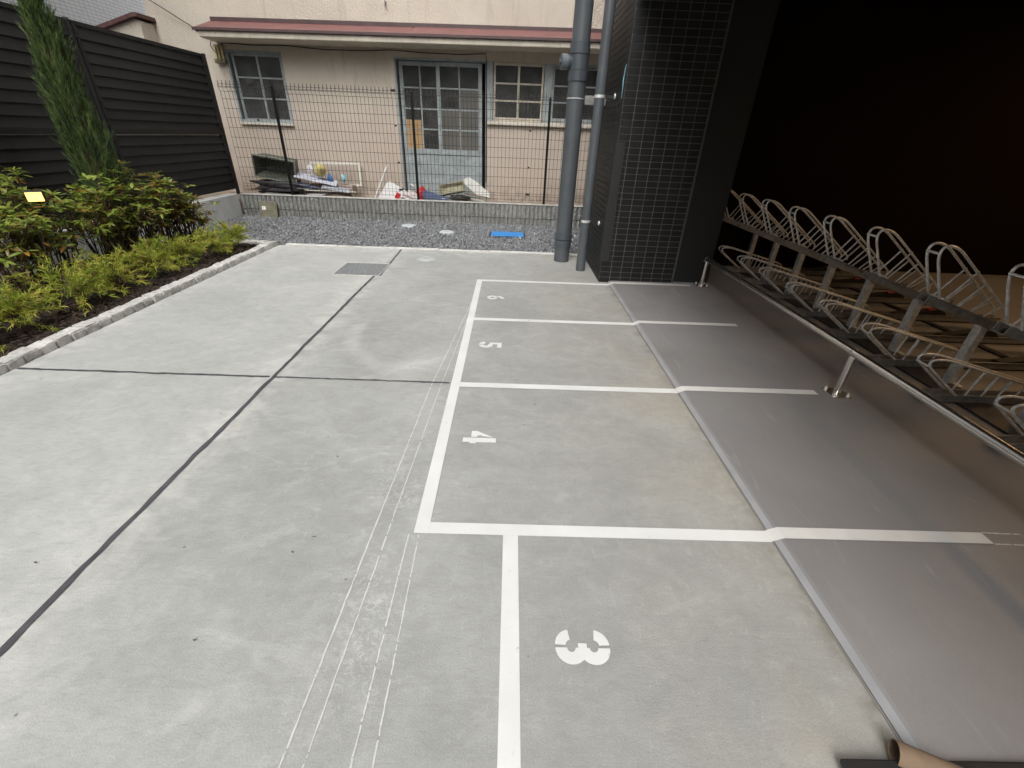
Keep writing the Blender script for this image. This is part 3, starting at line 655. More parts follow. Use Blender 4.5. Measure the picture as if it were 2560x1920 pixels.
# ================================================================== HOUSE
YH = 8.1
ho = thing('old_house', 'old cream stucco house with blue-grey sliding doors and dark red canopy behind the mesh fence', 'house', (0, YH, 0))
struct(Bx(-9, 5, 7.26, 8.2, -.11, .205).build('back_path', M('path_earth', (.25, .2, .15), .95, var=.3, scale=14, bmp=.6, bscale=50, dirt=(.34, .29, .23))))
OPEN = [(-4.35, -3.52, 1.245, 2.17), (-1.838, -.44, .215, 2.165), (-.34, .452, 1.395, 2.16), (.575, 1.32, 1.405, 2.165)]
def wall(x0, x1, z0, z1, ops, dep):
    xs = sorted({x0, x1, *[a for o in ops for a in o[:2]]}); zs = sorted({z0, z1, *[a for o in ops for a in o[2:]]}); mb = MB()
    for a, b in zip(xs, xs[1:]):
        for c, d in zip(zs, zs[1:]):
            if any(o[0] <= a and b <= o[1] and o[2] <= c and d <= o[3] for o in ops): continue
            mb.add([(a, 0, c), (b, 0, c), (b, 0, d), (a, 0, d)], [(0, 1, 2, 3)])
    for a, b, c, d in ops:
        mb.add([(a, 0, c), (b, 0, c), (b, 0, d), (a, 0, d), (a, dep, c), (b, dep, c), (b, dep, d), (a, dep, d)], [(0, 4, 5, 1), (1, 5, 6, 2), (2, 6, 7, 3), (3, 7, 4, 0)])
    return mb
wall(-5.36, 4.5, .1, 6.2, OPEN, .16).build('wall', STUC, ho, fix=False)
Bx(-5.28, 4.5, .9, .95, .0, 6.2).build('room_back', ROOM, ho)
for a, b, c, d in OPEN: pass
Bx(-5.279, 4.499, .161, .899, .05, .2).build('room_floor', ROOM, ho); Bx(-5.279, 4.499, .161, .899, 2.5, 2.6).build('room_ceiling', ROOM, ho)
MB().box(-5.36, -5.28, .002, 2.5, .1, 6.2).build('side_wall', STUC, ho)
# sash / leaf builder
def sash(parent, name, x0, x1, z0, z1, y, mat, cols, rows, st=.035, rt=.045, rb=.05, mun=.018, pz0=None, special=None, stm=None):
    """y: front face; panes recessed"""
    pz = pz0 if pz0 is not None else z0 + rb
    f = MB().box(x0, x0 + st, y, y + .032, z0, z1).box(x1 - st, x1, y, y + .032, z0, z1)
    f.box(x0 + st, x1 - st, y + .001, y + .031, z1 - rt, z1).box(x0 + st, x1 - st, y + .001, y + .031, pz - rb, pz)
    o = f.build(name, mat, parent); W = (x1 - x0 - 2 * st); Hh = z1 - rt - pz
    for c in range(1, cols):
        xc = x0 + st + W * c / cols; Bx(xc - mun / 2 * (1.5 if stm else 1), xc + mun / 2 * (1.5 if stm else 1), y + .005, y + .027, pz, z1 - rt).build('muntin', mat, o)
    for r in range(1, rows):
        zc = pz + Hh * r / rows
        for c in range(cols):
            m_ = mun * .76 if cols > 1 else 0
            Bx(x0 + st + W * c / cols + (m_ if c else 0), x0 + st + W * (c + 1) / cols - (m_ if c < cols - 1 else 0), y + .007, y + .025, zc - mun / 2, zc + mun / 2).build('muntin', mat, o)
    for c in range(cols):
        for r in range(rows):
            m_ = (special or {}).get((c, r), GLASS)
            Bx(x0 + st + W * c / cols, x0 + st + W * (c + 1) / cols, y + .014, y + .017, pz + Hh * r / rows, pz + Hh * (r + 1) / rows).build('pane', m_, o)
    return o
# window beside the insulators
a, b, c, d = OPEN[0]
wf = MB().box(a, a + .03, -.012, .1, c, d).box(b - .02, b, -.012, .1, c, d).box(a + .03, b - .02, -.010, .1, d - .028, d).box(a + .03, b - .02, -.010, .1, c, c + .035).build('window_frame', BLUEW, ho)
sash(ho, 'window', a + .06, b - .022, c + .036, d - .03, .03, BLUEW, 2, 3, .032, .035, .022, .02, stm=1)
Bx(a + .0, b + .01, -.05, -.0125, c - .035, c - .001, ch=.006).build('window_sill', SILL, ho)
# sliding doors
a, b, c, d = OPEN[1]
MB().box(a, a + .025, -.012, .15, c, d).box(b - .012, b, -.012, .15, c, d).box(a + .025, b - .012, -.01, .15, d - .022, d).build('door_frame', BLUEW, ho)
Bx(a + .025, b - .012, -.03, .15, c - .01, c + .03).build('door_threshold', SILL, ho)
def door_leaf(x0, x1, y, special, rot=0):
    o = sash(ho, 'sliding_door', x0, x1, c + .032, d - .03, y, BLUEW, 2, 4, .056, .055, .075, .02, pz0=.965, special=special)
    n = 3; W = x1 - x0 - .09
    for i in range(n): Bx(x0 + .045 + W * i / n + .003, x0 + .045 + W * (i + 1) / n - .003, y + .012 + .002 * (i % 2), y + .024, c + .13, .888).build('door_board', BLUEW, o)
    for i in range(1, n): Bx(x0 + .045 + W * i / n - .016, x0 + .045 + W * i / n + .016, y + .002, y + .011, c + .132, .886).build('board_batten', BLUEW, o)
    Bx(x0 + .045, x1 - .045, y + .001, y + .03, c + .034, c + .128).build('bottom_rail', BLUEW, o)
    if rot: o.rotation_euler = (0, rot, 0)
    return o
door_leaf(-1.79, -1.16, .085, {(0, 0): CARD, (0, 1): GLASS})
Bx(-1.742, -1.49, .089, .097, 1.245, 1.37).build('cardboard_patch', CARD, ho)
LR = door_leaf(-1.215, -.51, .035, {(0, 0): FROST, (1, 0): FROST, (0, 1): FROST, (1, 1): FROST, (1, 2): FROST}, 0)
Bx(-1.205, -1.19, .025, .034, 1.0, 1.1).build('door_pull', M('pull_metal', (.3, .33, .34), .5), LR)
# pair of windows
MB().box(-.4395, -.341, -.014, .1, 1.39, 2.163).build('door_jamb', BLUEW, ho)
a, b, c, d = OPEN[2]
sash(ho, 'window', a + .012, b - .01, c + .004, d - .004, .02, BEIGEW, 2, 3, .03, .035, .05, .022, stm=1)
MB().box(b + .001, b + .058, -.014, .1, 1.395, 2.165).box(b + .062, .5745, -.012, .1, 1.395, 2.163).build('mullion', BLUEW, ho)
a, b, c, d = OPEN[3]
sash(ho, 'window', a + .006, b - .01, c + .004, d - .03, .03, BLUEW, 2, 3, .028, .03, .055, .02, stm=1)
MB().box(a, b, -.012, .09, d - .028, d).build('window_head', BLUEW, ho)
Bx(-.42, 1.4, -.06, -.015, 1.342, 1.388, ch=.006).build('window_sill', SILL, ho)
# canopy
cp = Bx(-4.42, 1.6, -.44, -.001, 2.245, 2.305, ch=.008).build('canopy', M('canopy_cement', (.55, .50, .415), .88, var=.15, scale=5, bmp=.3, bscale=60, dirt=(.36, .32, .26)), ho)
Bx(-4.41, 1.6, -.46, -.4405, 2.25, 2.318, ch=.004).build('fascia', MATS['canopy_cement'], cp)
rs = MB()
for i, (xa, xb) in enumerate(((-4.46, -1.5), (-1.503, 1.6))):
    dz = .003 * i
    rs.add([(xa, -.47, 2.352 + dz), (xb, -.47, 2.352 + dz), (xb, -.03, 2.495 + dz), (xa + .02, -.03, 2.495 + dz), (xa, -.47, 2.33 + dz), (xb, -.47, 2.33 + dz), (xb, -.03, 2.475 + dz), (xa + .02, -.03, 2.475 + dz)], [(0, 1, 2, 3), (4, 7, 6, 5), (0, 4, 5, 1), (1, 5, 6, 2), (3, 2, 6, 7), (0, 3, 7, 4)])
rs.build('roof_sheet', REDM, cp)
Bx(-4.47, 1.6, -.492, -.4705, 2.318, 2.353, ch=.003).build('drip_edge', REDD, cp)
Bx(-4.45, 1.6, -.45, -.03, 2.306, 2.329).build('roof_board', REDD, cp)
Bx(-4.44, 1.6, -.03, -.001, 2.495, 2.545, ch=.003).build('wall_flashing', REDD, cp)
cp.matrix_local = Matrix.Translation((-4.42, 0, 2.245)) @ Matrix.Rotation(R_(-.55), 4, 'Y') @ Matrix.Translation((4.42, 0, -2.245))
MB().tube([(-1.89, .02, 2.815), (-1.89, -.07, 2.80)], .017, 12).build('overflow_pipe', GALV, ho)
# annex to the left with a sloping verge
ax = thing('house_annex', 'cream stucco annex with a sloping dark red verge tile roof, seen over the fence', 'building', (-5.28, 8.05, 0))
MB().prism([(-1.2, .1), (-.01, .1), (-.01, 2.42), (-.07, 2.44), (-1.2, 2.1)], -.25, .6).build('wall', STUC, ax)
MB().prism([(-1.3, 2.07), (-.03, 2.455), (.03, 2.455), (.03, 2.50), (-.03, 2.50), (-1.3, 2.12)], -.32, .6).build('verge', M('verge_tile', (.10, .045, .042), .6, var=.3, scale=14), ax)
# white tiled building
wb = thing('white_tiled_building', 'white glazed-tile apartment wall rising behind the black fence', 'building', (-7.2, 0, 0))
Bx(-3, -.012, -12, 16, -.1, 18).build('wall_core', M('tile_joint', (.36, .36, .36), .8), wb)  # unseen height above the visible wall added to block the low sky
WT = M('white_tile', (.66, .67, .68), .3, var=.05, scale=5)
fld = MB()
for r in range(66):
    for q in range(86):
        y_ = 15.9 - .1 * (q + 1); z_ = 1.9 + .05 * r
        fld.add([(-.006, y_ + .003, z_ + .003), (-.006, y_ + .097, z_ + .003), (-.006, y_ + .097, z_ + .047), (-.006, y_ + .003, z_ + .047)], [(0, 1, 2, 3)])
stuff(fld.build('tile_field', WT, wb, fix=False))
sbd = thing('street_building', 'grey building across the street behind the viewpoint', 'building', (0, -20, 0))
Bx(-22, 22, -4, 0, -.1, 9).build('wall', M('street_wall', (.12, .12, .115), .85), sbd)
for i in range(12):
    for z_ in (1.0, 4.0, 6.8): Bx(-20.5 + 3.5 * i, -18.6 + 3.5 * i, .001, .05, z_, z_ + 1.3).build('window', M('street_window', (.03, .035, .04), .2), sbd)
# cables, insulators
bracket = thing('insulator_bracket', 'yellowed row of porcelain cable insulators on a rusty bracket under the canopy end', 'insulator', (-4.41, 8.09, 2.09))
PORC = M('porcelain', (.55, .47, .25), .4, var=.2, scale=25)
for i in range(3): MB().lathe([(.0, .09), (.012, .088), (.015, .07), (.015, -.05), (.019, -.055), (.019, -.075), (.01, -.08)], c=(-.055 + .05 * i, -.045, .03), n=12).build('insulator', PORC, bracket)
Bx(-.085, .075, -.075, -.005, -.10, -.045, ch=.005).build('bracket_plate', M('rusty_plate', (.19, .16, .10), .8, var=.5, scale=40, dirt=(.07, .05, .035)), bracket)
Bx(-.075, .06, -.02, -.001, -.04, .13).build('back_board', M('old_board', (.30, .25, .18), .85, var=.3, scale=20), bracket)
CAB = M('cable_black', (.02, .017, .015), .6)
def cable(pts, r): return MB().tube(pts, r, 6)
tag(cable([(-4.37, 8.06, 2.2), (-4.33, 8.06, 2.246), (-3.9, 8.07, 2.232), (-3.45, 8.07, 2.246), (-2.85, 8.07, 2.215), (-2.25, 8.07, 2.222), (-1.85, 8.07, 2.246), (-1.4, 8.07, 2.228), (-.8, 8.07, 2.225), (-.45, 8.07, 2.248), (-.437, 8.068, 2.16), (-.436, 8.066, 1.6), (-.436, 8.066, .5)], .007).build('wall_cable', CAB), 'black cable sagging along the wall under the red canopy', 'cable')
tag(cable([(-4.46, 8.03, 2.12), (-4.50, 8.02, 2.2), (-4.47, 8.02, 2.27), (-4.57, 8.06, 2.335), (-4.9, 8.04, 2.52), (-5.225, 8.0, 2.705), (-6.2, 7.9, 3.4)], .006).build('service_wire', CAB), 'thin service wire rising from the insulators up over the annex', 'wire')

# ================================================================== JUNK BEHIND THE FENCE
GR = .206
def T(rx=0, ry=0, rz=0): return (R_(rx), R_(ry), R_(rz))
def bin_mesh(w0, d0, w1, d1, h, t=.012):
    """open tapered tub, base at z=0 (w0 x d0), rim at z=h (w1 x d1)"""
    m = MB()
    def ring(w_, d_, z): return [(-w_ / 2, -d_ / 2, z), (w_ / 2, -d_ / 2, z), (w_ / 2, d_ / 2, z), (-w_ / 2, d_ / 2, z)]
    L = [ring(w0, d0, 0), ring(w1, d1, h), ring(w1 + .004, d1 + .004, h), ring(w1 + .004, d1 + .004, h + .012), ring(w1 - 2 * t, d1 - 2 * t, h + .012), ring(w0 - 2 * t, d0 - 2 * t, t)]
    v = [p for r in L for p in r]; f = [(0, 3, 2, 1), (20, 21, 22, 23)]
    for i in range(5): f += [(4 * i + k_, 4 * i + (k_ + 1) % 4, 4 * i + 4 + (k_ + 1) % 4, 4 * i + 4 + k_) for k_ in range(4)]
    return m.add(v, f)
o = thing('plastic_planter', 'large grey-green plastic planter tub lying on its side, open towards the fence', 'planter', (-3.70, 7.80, .675), rot=T(99, 8, 4))
bin_mesh(.5, .24, .60, .30, .3).build('tub', M('planter_green', (.10, .11, .085), .6, var=.2, scale=9, dirt=(.05, .055, .04)), o)
MB().box(-.316, .316, -.166, -.151, .3, .315).box(-.316, .316, .151, .166, .3, .315).box(-.316, -.301, -.151, .151, .3, .315).box(.301, .316, -.151, .151, .3, .315).build('rim', M('planter_rim', (.30, .32, .27), .6, dirt=(.2, .21, .17)), o)
for i in range(6): MB().lathe([(0, .0128), (.012, .013), (.013, .0125)], c=(-.2 + .08 * i, -.05 + .09 * (i % 2), 0), n=10).build('drain_hole', RUB, o)
tag(bin_mesh(.2, .16, .26, .2, .24).build('tan_box', M('tan_plastic', (.37, .30, .15), .6), None, (-4.08, 7.95, .45)), 'tan plastic box half hidden behind the lying planter tub', 'box')
tag(Bx(-.35, .2, -.16, .16, 0, .24, ch=.01).build('wooden_crate', M('grey_crate', (.035, .032, .03), .8, var=.3), None, (-3.72, 7.82, GR)), 'dark weathered crate propping up the lying planter tub', 'crate')
random.seed(31)
UMB = [M('umbrella_black', (.015, .015, .018), .6), M('umbrella_dark', (.03, .028, .028), .6), M('umbrella_black', (0, 0, 0)), M('umbrella_grey', (.10, .10, .11), .6), M('umbrella_navy', (.05, .06, .12), .5), M('umbrella_dark', (.03, .028, .028), .6)]
labs = ['long black folded umbrella half buried at the back of the heap', 'black folded umbrella with its tip towards the louvre fence', 'black folded umbrella lying lowest in the heap under the planter', 'grey folded umbrella lying across the heap under the planter', 'navy folded umbrella poking out of the heap towards the white frame', 'dark folded umbrella with bent handle on top of the heap']
for i, (x, z, L, rz, tl_) in enumerate(((-3.72, .40, .8, -2, 6), (-3.82, .36, .5, 9, -6), (-3.75, .27, .62, 3, 2), (-3.62, .34, .7, -5, -3), (-3.35, .40, .62, 4, 8), (-3.58, .42, .55, 7, 3))):
    o = thing('folded_umbrella', labs[i], 'umbrella', (x, 7.50 + .025 * ((i * 2) % 5), z), rot=T(0, tl_, rz))
    MB().tube([(-L / 2, 0, 0), (-L / 4, 0, 0), (L * .2, 0, 0), (L * .42, 0, 0)], [.012, .034, .044, .016], 9).build('canopy', UMB[i], o)
    MB().tube([(L * .4, 0, 0), (L * .62, 0, 0), (L * .67, 0, .012), (L * .69, 0, .035)], .007, 7).build('handle', GALVD, o)
tag(cable([(-4.13, 7.5, .325), (-3.4, 7.56, .40)], .009).build('wooden_stick', M('stick_brown', (.16, .07, .035), .7)), 'thin reddish-brown wooden stick lying across the rubbish heap', 'stick')
tag(cable([(-3.25, 7.44, .345), (-2.5, 7.6, .325)], .008).build('white_rod', M('rod_white', (.6, .58, .5), .6)), 'thin off-white rod lying at the end of the heap', 'rod')
def sheet(x0, x1, n, amp, dep, t=.004):
    v = []; f = []
    for i in range(n + 1):
        xx = x0 + (x1 - x0) * i / n; yy = amp * (1 if i % 2 else -1)
        v += [(xx, 0, yy), (xx, dep, yy), (xx, 0, yy - t), (xx, dep, yy - t)]
        if i:
            a_ = 4 * i - 4; f += [(a_, a_ + 4, a_ + 5, a_ + 1), (a_ + 2, a_ + 3, a_ + 7, a_ + 6), (a_, a_ + 2, a_ + 6, a_ + 4), (a_ + 1, a_ + 5, a_ + 7, a_ + 3)]
    return MB().add(v, f)
tag(put('corrugated_sheet', sheet(-.16, .16, 18, .011, .62).mesh('corrugated_sheet', M('sheet_white', (.42, .43, .5), .4, var=.1)), None, (-3.44, 7.64, .555), T(-12, 6, -77)), 'pale blue-white corrugated plastic sheet lying over the umbrellas', 'plastic sheet')
tag(put('corrugated_sheet', sheet(-.1, .1, 12, .009, .42).mesh('corrugated_sheet', M('sheet_grey', (.26, .27, .3), .45)), None, (-3.02, 7.58, .40), T(-9, 8, -80)), 'short grey corrugated sheet lying beside the white rod', 'plastic sheet')
o = thing('window_frame_scrap', 'empty white rectangular frame standing against the wall behind the yellow pot', 'frame', (-2.92, 7.93, .36), rot=T(-8, -1, 0))
WF = M('frame_white', (.68, .67, .62), .6, var=.08)
Bx(-.40, .42, -.012, .012, .34, .362).build('rail', WF, o); Bx(-.40, .42, -.012, .012, .02, .042).build('rail', WF, o)
Bx(-.40, -.378, -.011, .011, .0425, .3395).build('stile', WF, o); Bx(.398, .42, -.011, .011, .0425, .3395).build('stile', WF, o)
o = thing('yellow_pot', 'yellow ringed plastic pot lying on its side within the white frame', 'pot', (-3.06, 7.70, .615), rot=T(70, 10, 22))
MB().lathe([(0, .13), (.025, .13), (.028, .105), (.05, .10), (.053, .07), (.075, .06), (.082, .0), (.078, -.06), (.06, -.08), (0, -.08)], n=24).build('body', M('pot_yellow', (.55, .47, .20), .5, var=.15, scale=18), o)
MB().lathe([(.06, .04), (.088, .045), (.088, .03), (.06, .03)], n=24).build('ring', MATS['pot_yellow'], o)
tag(put('white_disc', MB().lathe([(0, .008), (.055, .008), (.062, .0), (.055, -.006), (0, -.006)], n=24).mesh('white_disc', M('disc_white', (.6, .58, .6), .5)), None, (-3.21, 7.66, .635), T(78, 0, -15)), 'whitish round plastic disc beside the yellow pot', 'disc')
o = thing('blue_bottle', 'blue plastic bottle standing beside the yellow pot', 'bottle', (-2.955, 7.78, .41))
MB().lathe([(0, 0), (.04, 0), (.042, .09), (.03, .13), (.014, .145), (.014, .16), (0, .16)], n=16).build('body', M('bottle_blue', (.06, .17, .42), .3), o)
tag(MB().lathe([(0, 0), (.026, 0), (.03, .11), (.027, .11), (.024, .006), (0, .006)], n=16).build('plastic_cup', M('cup_blue', (.25, .60, .72), .4), None, (-2.74, 7.8, .445)), 'light blue plastic cup inside the white frame', 'cup')
tag(Bx(-.3, .6, -.1, .1, 0, .2, ch=.008).build('stone_step', M('step_stone', (.34, .28, .23), .9, var=.3), None, (-3.2, 7.86, GR)), 'low rough stone step carrying the bottle and the white frame', 'step')
tag(Bx(-.13, .13, -.06, .06, 0, .085, ch=.006).build('meter_case', M('case_grey', (.42, .41, .42), .5), None, (-3.10, 7.47, GR)), 'pale grey metal case lying low behind the wall, below the yellow pot', 'case')
tag(put('metal_tray', Bx(-.2, .2, -.07, .07, 0, .03, ch=.006).mesh('metal_tray', GALVD), None, (-3.68, 7.45, .25), T(0, 3, 2)), 'dull metal tray at the bottom of the umbrella heap', 'tray')
tag(put('broken_board', Bx(-.16, .16, -.05, .05, 0, .018).mesh('broken_board', M('board_brown', (.2, .14, .1), .8, var=.3)), None, (-2.70, 7.5, .255), T(0, 5, -8)), 'short brown board at the wall end of the heap', 'board')
tag(cable([(-2.19, 7.46, .22), (-1.99, 7.72, .72)], .016).build('white_pole', M('pole_white', (.62, .61, .56), .6)), 'white plastic pole leaning towards the doorway corner', 'pole')
def sheet_poly(poly, t): return MB().prism(poly, 0, t)
tag(put('clear_sheet', sheet_poly([(-.2, 0), (.3, 0), (.34, .12), (.02, .30), (-.03, .29)], .006).mesh('clear_sheet', M('clear_plastic', (.55, .54, .53), .35, var=.06)), None, (-1.96, 7.52, .225), T(-22, 0, 0)), 'cloudy white plastic sheet leaning beside the white pole', 'plastic sheet')
def bag(name, w_, d_, h_, mat, loc, sd, lab, rot=None):
    rr = random.Random(sd); bm = bmesh.new(); bmesh.ops.create_icosphere(bm, subdivisions=3, radius=1)
    for v in bm.verts:
        c_ = v.co.copy(); k_ = 1 + .16 * math.sin(c_.x * 6 + sd) * math.sin(c_.y * 7) + .12 * math.sin(c_.z * 9 + c_.x * 5) + rr.uniform(-.05, .05)
        v.co = Vector((c_.x * w_ * k_, c_.y * d_ * k_, max(-.9, c_.z) * h_ * k_))
    q = MB(); q.bm(bm); tag(put(name, q.mesh(name, mat), None, loc, rot), lab, 'bag'); return bpy.data.objects[-1] if False else None
bag('white_bag', .15, .09, .085, M('bag_white', (.58, .52, .51), .5, var=.1), (-1.60, 7.54, .29), 3, 'crumpled whitish plastic bag at the foot of the door')
bag('red_bag', .085, .07, .115, M('bag_red', (.55, .03, .03), .45, var=.2), (-1.46, 7.58, .33), 8, 'bright red plastic bag behind the fence post by the door', T(0, 25, 0))
tag(put('red_scrap', Bx(-.035, .035, -.004, .004, -.05, .05, ch=.003).mesh('red_scrap', MATS['bag_red']), None, (-1.80, 7.45, .31), T(0, 30, 0)), 'small torn red scrap lying on the cloudy sheet', 'scrap')
tag(cable([(-1.56, 7.6, .44), (-1.62, 7.66, .47)], .016).build('paper_roll', M('roll_white', (.66, .64, .6), .8)), 'short white roll sticking out above the red bag', 'roll')
tag(put('black_block', Bx(-.06, .06, -.04, .04, 0, .03, ch=.004).mesh('black_block', RUB), None, (-1.77, 7.68, .37), T(0, 20, 10)), 'small black block between the cloudy sheet and the white bag', 'block')
o = thing('storage_box', 'blue-grey plastic storage box with lid lying in front of the door', 'box', (-1.21, 7.56, .225), rot=T(-6, 3, 2))
BLB = M('box_blue', (.10, .135, .24), .45, var=.1)
Bx(-.19, .2, -.13, .13, 0, .055, ch=.012).build('base', M('box_navy', (.03, .045, .08), .5), o)
MB().prism([(-.21, .056), (.22, .056), (.20, .075), (.15, .09), (-.17, .16), (-.2, .15)], -.12, .14).build('lid', BLB, o)
Bx(.1, .15, -.124, -.1205, .062, .07).build('lid_label', M('label_white', (.6, .6, .62), .5), o)
tag(cable([(-3.20, 7.72, .57), (-3.24, 7.76, .70), (-3.27, 7.8, .80)], .010).build('bent_handle', M('handle_pale', (.5, .48, .45), .6)), 'pale bent handle sticking up beside the yellow pot', 'handle')
o = thing('stone_tray', 'greenish stone-coloured plastic seed tray tilted on top of the blue box', 'tray', (-.95, 7.64, .40), rot=T(48, -11, 6))
bin_mesh(.36, .14, .41, .18, .06).build('tray', M('tray_stone', (.27, .25, .17), .8, var=.3, scale=20, dirt=(.16, .16, .10)), o)
tag(put('white_board', sheet_poly([(-.22, .12), (-.2, .19), (-.12, .21), (.0, .15), (.22, -.02), (.22, -.08), (.04, -.08), (-.08, .02)], .012).mesh('white_board', M('board_white', (.66, .65, .61), .7, var=.1, scale=10)), None, (-.58, 7.80, .38), T(-8, 0, 0)), 'cracked white curved board leaning against the door jamb', 'board')
tag(put('cardboard_scrap', Bx(-.18, .18, -.05, .05, 0, .012).mesh('cardboard_scrap', M('wet_card', (.25, .17, .12), .9, var=.3)), None, (-.57, 7.66, .33), T(0, 9, 10)), 'brown cardboard scrap under the white board', 'cardboard')
bag('dark_cloth', .17, .09, .05, M('cloth_dark', (.045, .042, .036), .9, var=.4, scale=30), (-.83, 7.56, .30), 12, 'dark crumpled cloth under the tilted stone tray')
tag(put('rubber_hose', MB().tube([(.2 * math.cos(t_ * .2618), .13 * math.sin(t_ * .2618), .0) for t_ in range(25)], .018, 8, cap=False).mesh('rubber_hose', M('hose_white', (.42, .41, .36), .6)), None, (-.62, 7.46, .245), T(14, 0, 0)), 'off-white ring of hose lying below the white board', 'hose')
tag(Bx(-.14, .14, -.1, .1, 0, .06, ch=.008).build('navy_tray', MATS['box_navy'], None, (-.84, 7.45, GR)), 'dark navy tray lying next to the ring of hose', 'tray')

# ================================================================== DRAIN PIPES
def ring(r0, r1, z0, z1, n=44):
    m = MB().lathe([(r0, z0), (r1, z0 + .002)], n=n, smooth=False); m.lathe([(r1, z0 + .002), (r1, z1 - .002)], n=n); return m.lathe([(r1, z1 - .002), (r0, z1)], n=n, smooth=False)
p1 = thing('soil_pipe', 'thick grey drain pipe with a capped side branch rising from the concrete', 'pipe', (.583, 4.95, 0))
MB().tube([(0, 0, -.05), (0, 0, .155)], .0825, 28).build('lower_pipe', PVC, p1)
MB().tube([(0, 0, .29), (0, 0, 3.0)], .0825, 28).build('pipe', PVC, p1)
ring(.0826, .089, .15, .235).build('socket', PVCD, p1); ring(.0826, .094, .238, .30).build('socket', PVCD, p1); ring(.084, .091, .205, .222).build('socket_lip', PVC, p1)
ring(.0826, .0915, 1.665, 1.75).build('collar', PVCD, p1); ring(.0826, .0915, 1.87, 1.96).build('collar', PVCD, p1); ring(.0826, .0865, 1.751, 1.869).build('branch_body', PVCD, p1)
tb_ = MB().tube([(-.06, 0, 1.81), (-.112, -.008, 1.81)], .055, 24); br_ = tb_.build('side_branch', PVCD, p1)
MB().tube([(-.111, -.008, 1.81), (-.165, -.016, 1.81)], .062, 24).build('cap', M('pvc_cap', (.13, .15, .165), .35), br_)
MB().tube([(-.165, -.016, 1.81), (-.182, -.0185, 1.81)], .02, 8).build('cap_grip', M('pvc_cap_dark', (.07, .08, .09), .4), br_)
ring(.0826, .0865, 1.525, 1.535).build('pipe_strap', GALV, p1)
Bx(.086, .30, -.012, .03, 1.485, 1.56, ch=.004).build('strap_bracket', GALVD, p1)
p2 = thing('downpipe', 'slim grey downpipe fixed to the tiled column', 'pipe', (.748, 4.573, 0))
MB().tube([(0, 0, -.02), (0, 0, 3.0)], .0445, 24).build('pipe', PVC, p2); ring(.0446, .047, -.01, .2).build('foot_sleeve', PVC, p2)
for z in (.49, 1.53):
    s_ = ring(.0446, .0475, z - .012, z + .012, 24).build('pipe_strap', GALV, p2)
    Bx(.046, .124, -.004, .004, z - .011, z + .011).build('strap_arm', FENCE, s_)
    MB().lathe([(0, -.012), (.02, -.01), (.022, 0)], c=(.119, -.09, z), n=12, M_=Matrix.Rotation(R_(90), 4, 'Y')).build('wall_washer', GALV, s_)

# ================================================================== PILOTIS BUILDING
CX0, CX1, CY0, CY1, CH = .871, 1.581, 4.163, 5.33, 2.40
cl = thing('tiled_column', 'black tiled square column at the corner of the covered bicycle area', 'column', (CX0, CY0, 0))
Bx(.0042, CX1 - CX0, .0042, CY1 - CY0, -.02, CH).build('core', GROUT, cl)
TH, TW, GJ = .05, .1, .005
tf = Bx(0, TW - GJ, 0, .006, 0, TH - GJ, ch=.0012).mesh('tile', TILE); ts = Bx(0, .006, 0, TW - GJ, 0, TH - GJ, ch=.0012).mesh('tile', TILE)
rows = int(CH / TH); n_ = 0; rest = MB()
for r in range(rows):
    for q in range(7):
        if r < 42: put('tile', tf, cl, (.0062 + q * TW * 1.006 , 0, .004 + r * TH)); n_ += 1
        else: rest.box(.0062 + q * TW * 1.006, .0062 + q * TW * 1.006 + TW - GJ, 0, .006, .004 + r * TH, .004 + r * TH + TH - GJ)
    for q in range(11):
        y0 = .0065 + q * .1055
        if q < 1 and n_ < 340 and r < 6: put('tile', ts, cl, (0, y0, .004 + r * TH)); n_ += 1
        else: rest.box(0, .006, y0, y0 + .1055 - GJ, .004 + r * TH, .004 + r * TH + TH - GJ)
stuff(rest.build('tile_field', TILE, cl))
Bx(.7101, .722, -.004, .03, -.01, CH).build('edge_trim', M('trim_grey', (.045, .045, .045), .5), cl)
MB().prism([(-.012, -.012), (.068, -.012), (.068, -.001), (-.001, -.001), (-.001, .05), (-.012, .05)], .2, 1.19, axis='z').build('corner_guard', RUB, cl)
MB().tube([(-.004, .055, 1.50), (-.006, .04, 1.56), (-.012, .032, 1.62), (-.006, .03, 1.72)], [.002, .003, .005, .002], 5).build('tape_scrap', M('tape_cyan', (.2, .42, .5), .6), cl)
pn = thing('metal_wing_panel', 'plain black metal panel standing between the tiled column and the bicycle racks', 'panel', (1.594, 4.19, 0))
Bx(0, .345, 0, .06, .019, CH, ch=.004).build('panel', DARK, pn)
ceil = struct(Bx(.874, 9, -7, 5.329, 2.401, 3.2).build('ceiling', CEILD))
struct(Bx(.8745, 1.5, -6.998, 4.16, 2.17, 2.4005).build('added_shade_beam', CEILD))  # unseen beam, added to keep daylight off the covered floor
struct(Bx(.875, 9, -6.999, 5.328, 3.201, 9).build('upper_storey', M('upper_wall', (.05, .05, .05), .7)))
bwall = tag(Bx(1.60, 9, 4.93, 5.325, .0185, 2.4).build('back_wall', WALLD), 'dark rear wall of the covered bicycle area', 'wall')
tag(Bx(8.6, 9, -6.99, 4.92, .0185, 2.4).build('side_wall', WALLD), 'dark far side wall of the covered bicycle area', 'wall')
tag(Bx(1.0, 8.59, -6.99, -6.8, .0185, 2.4).build('end_wall', WALLD), 'dark wall closing the covered area behind the viewpoint', 'wall')
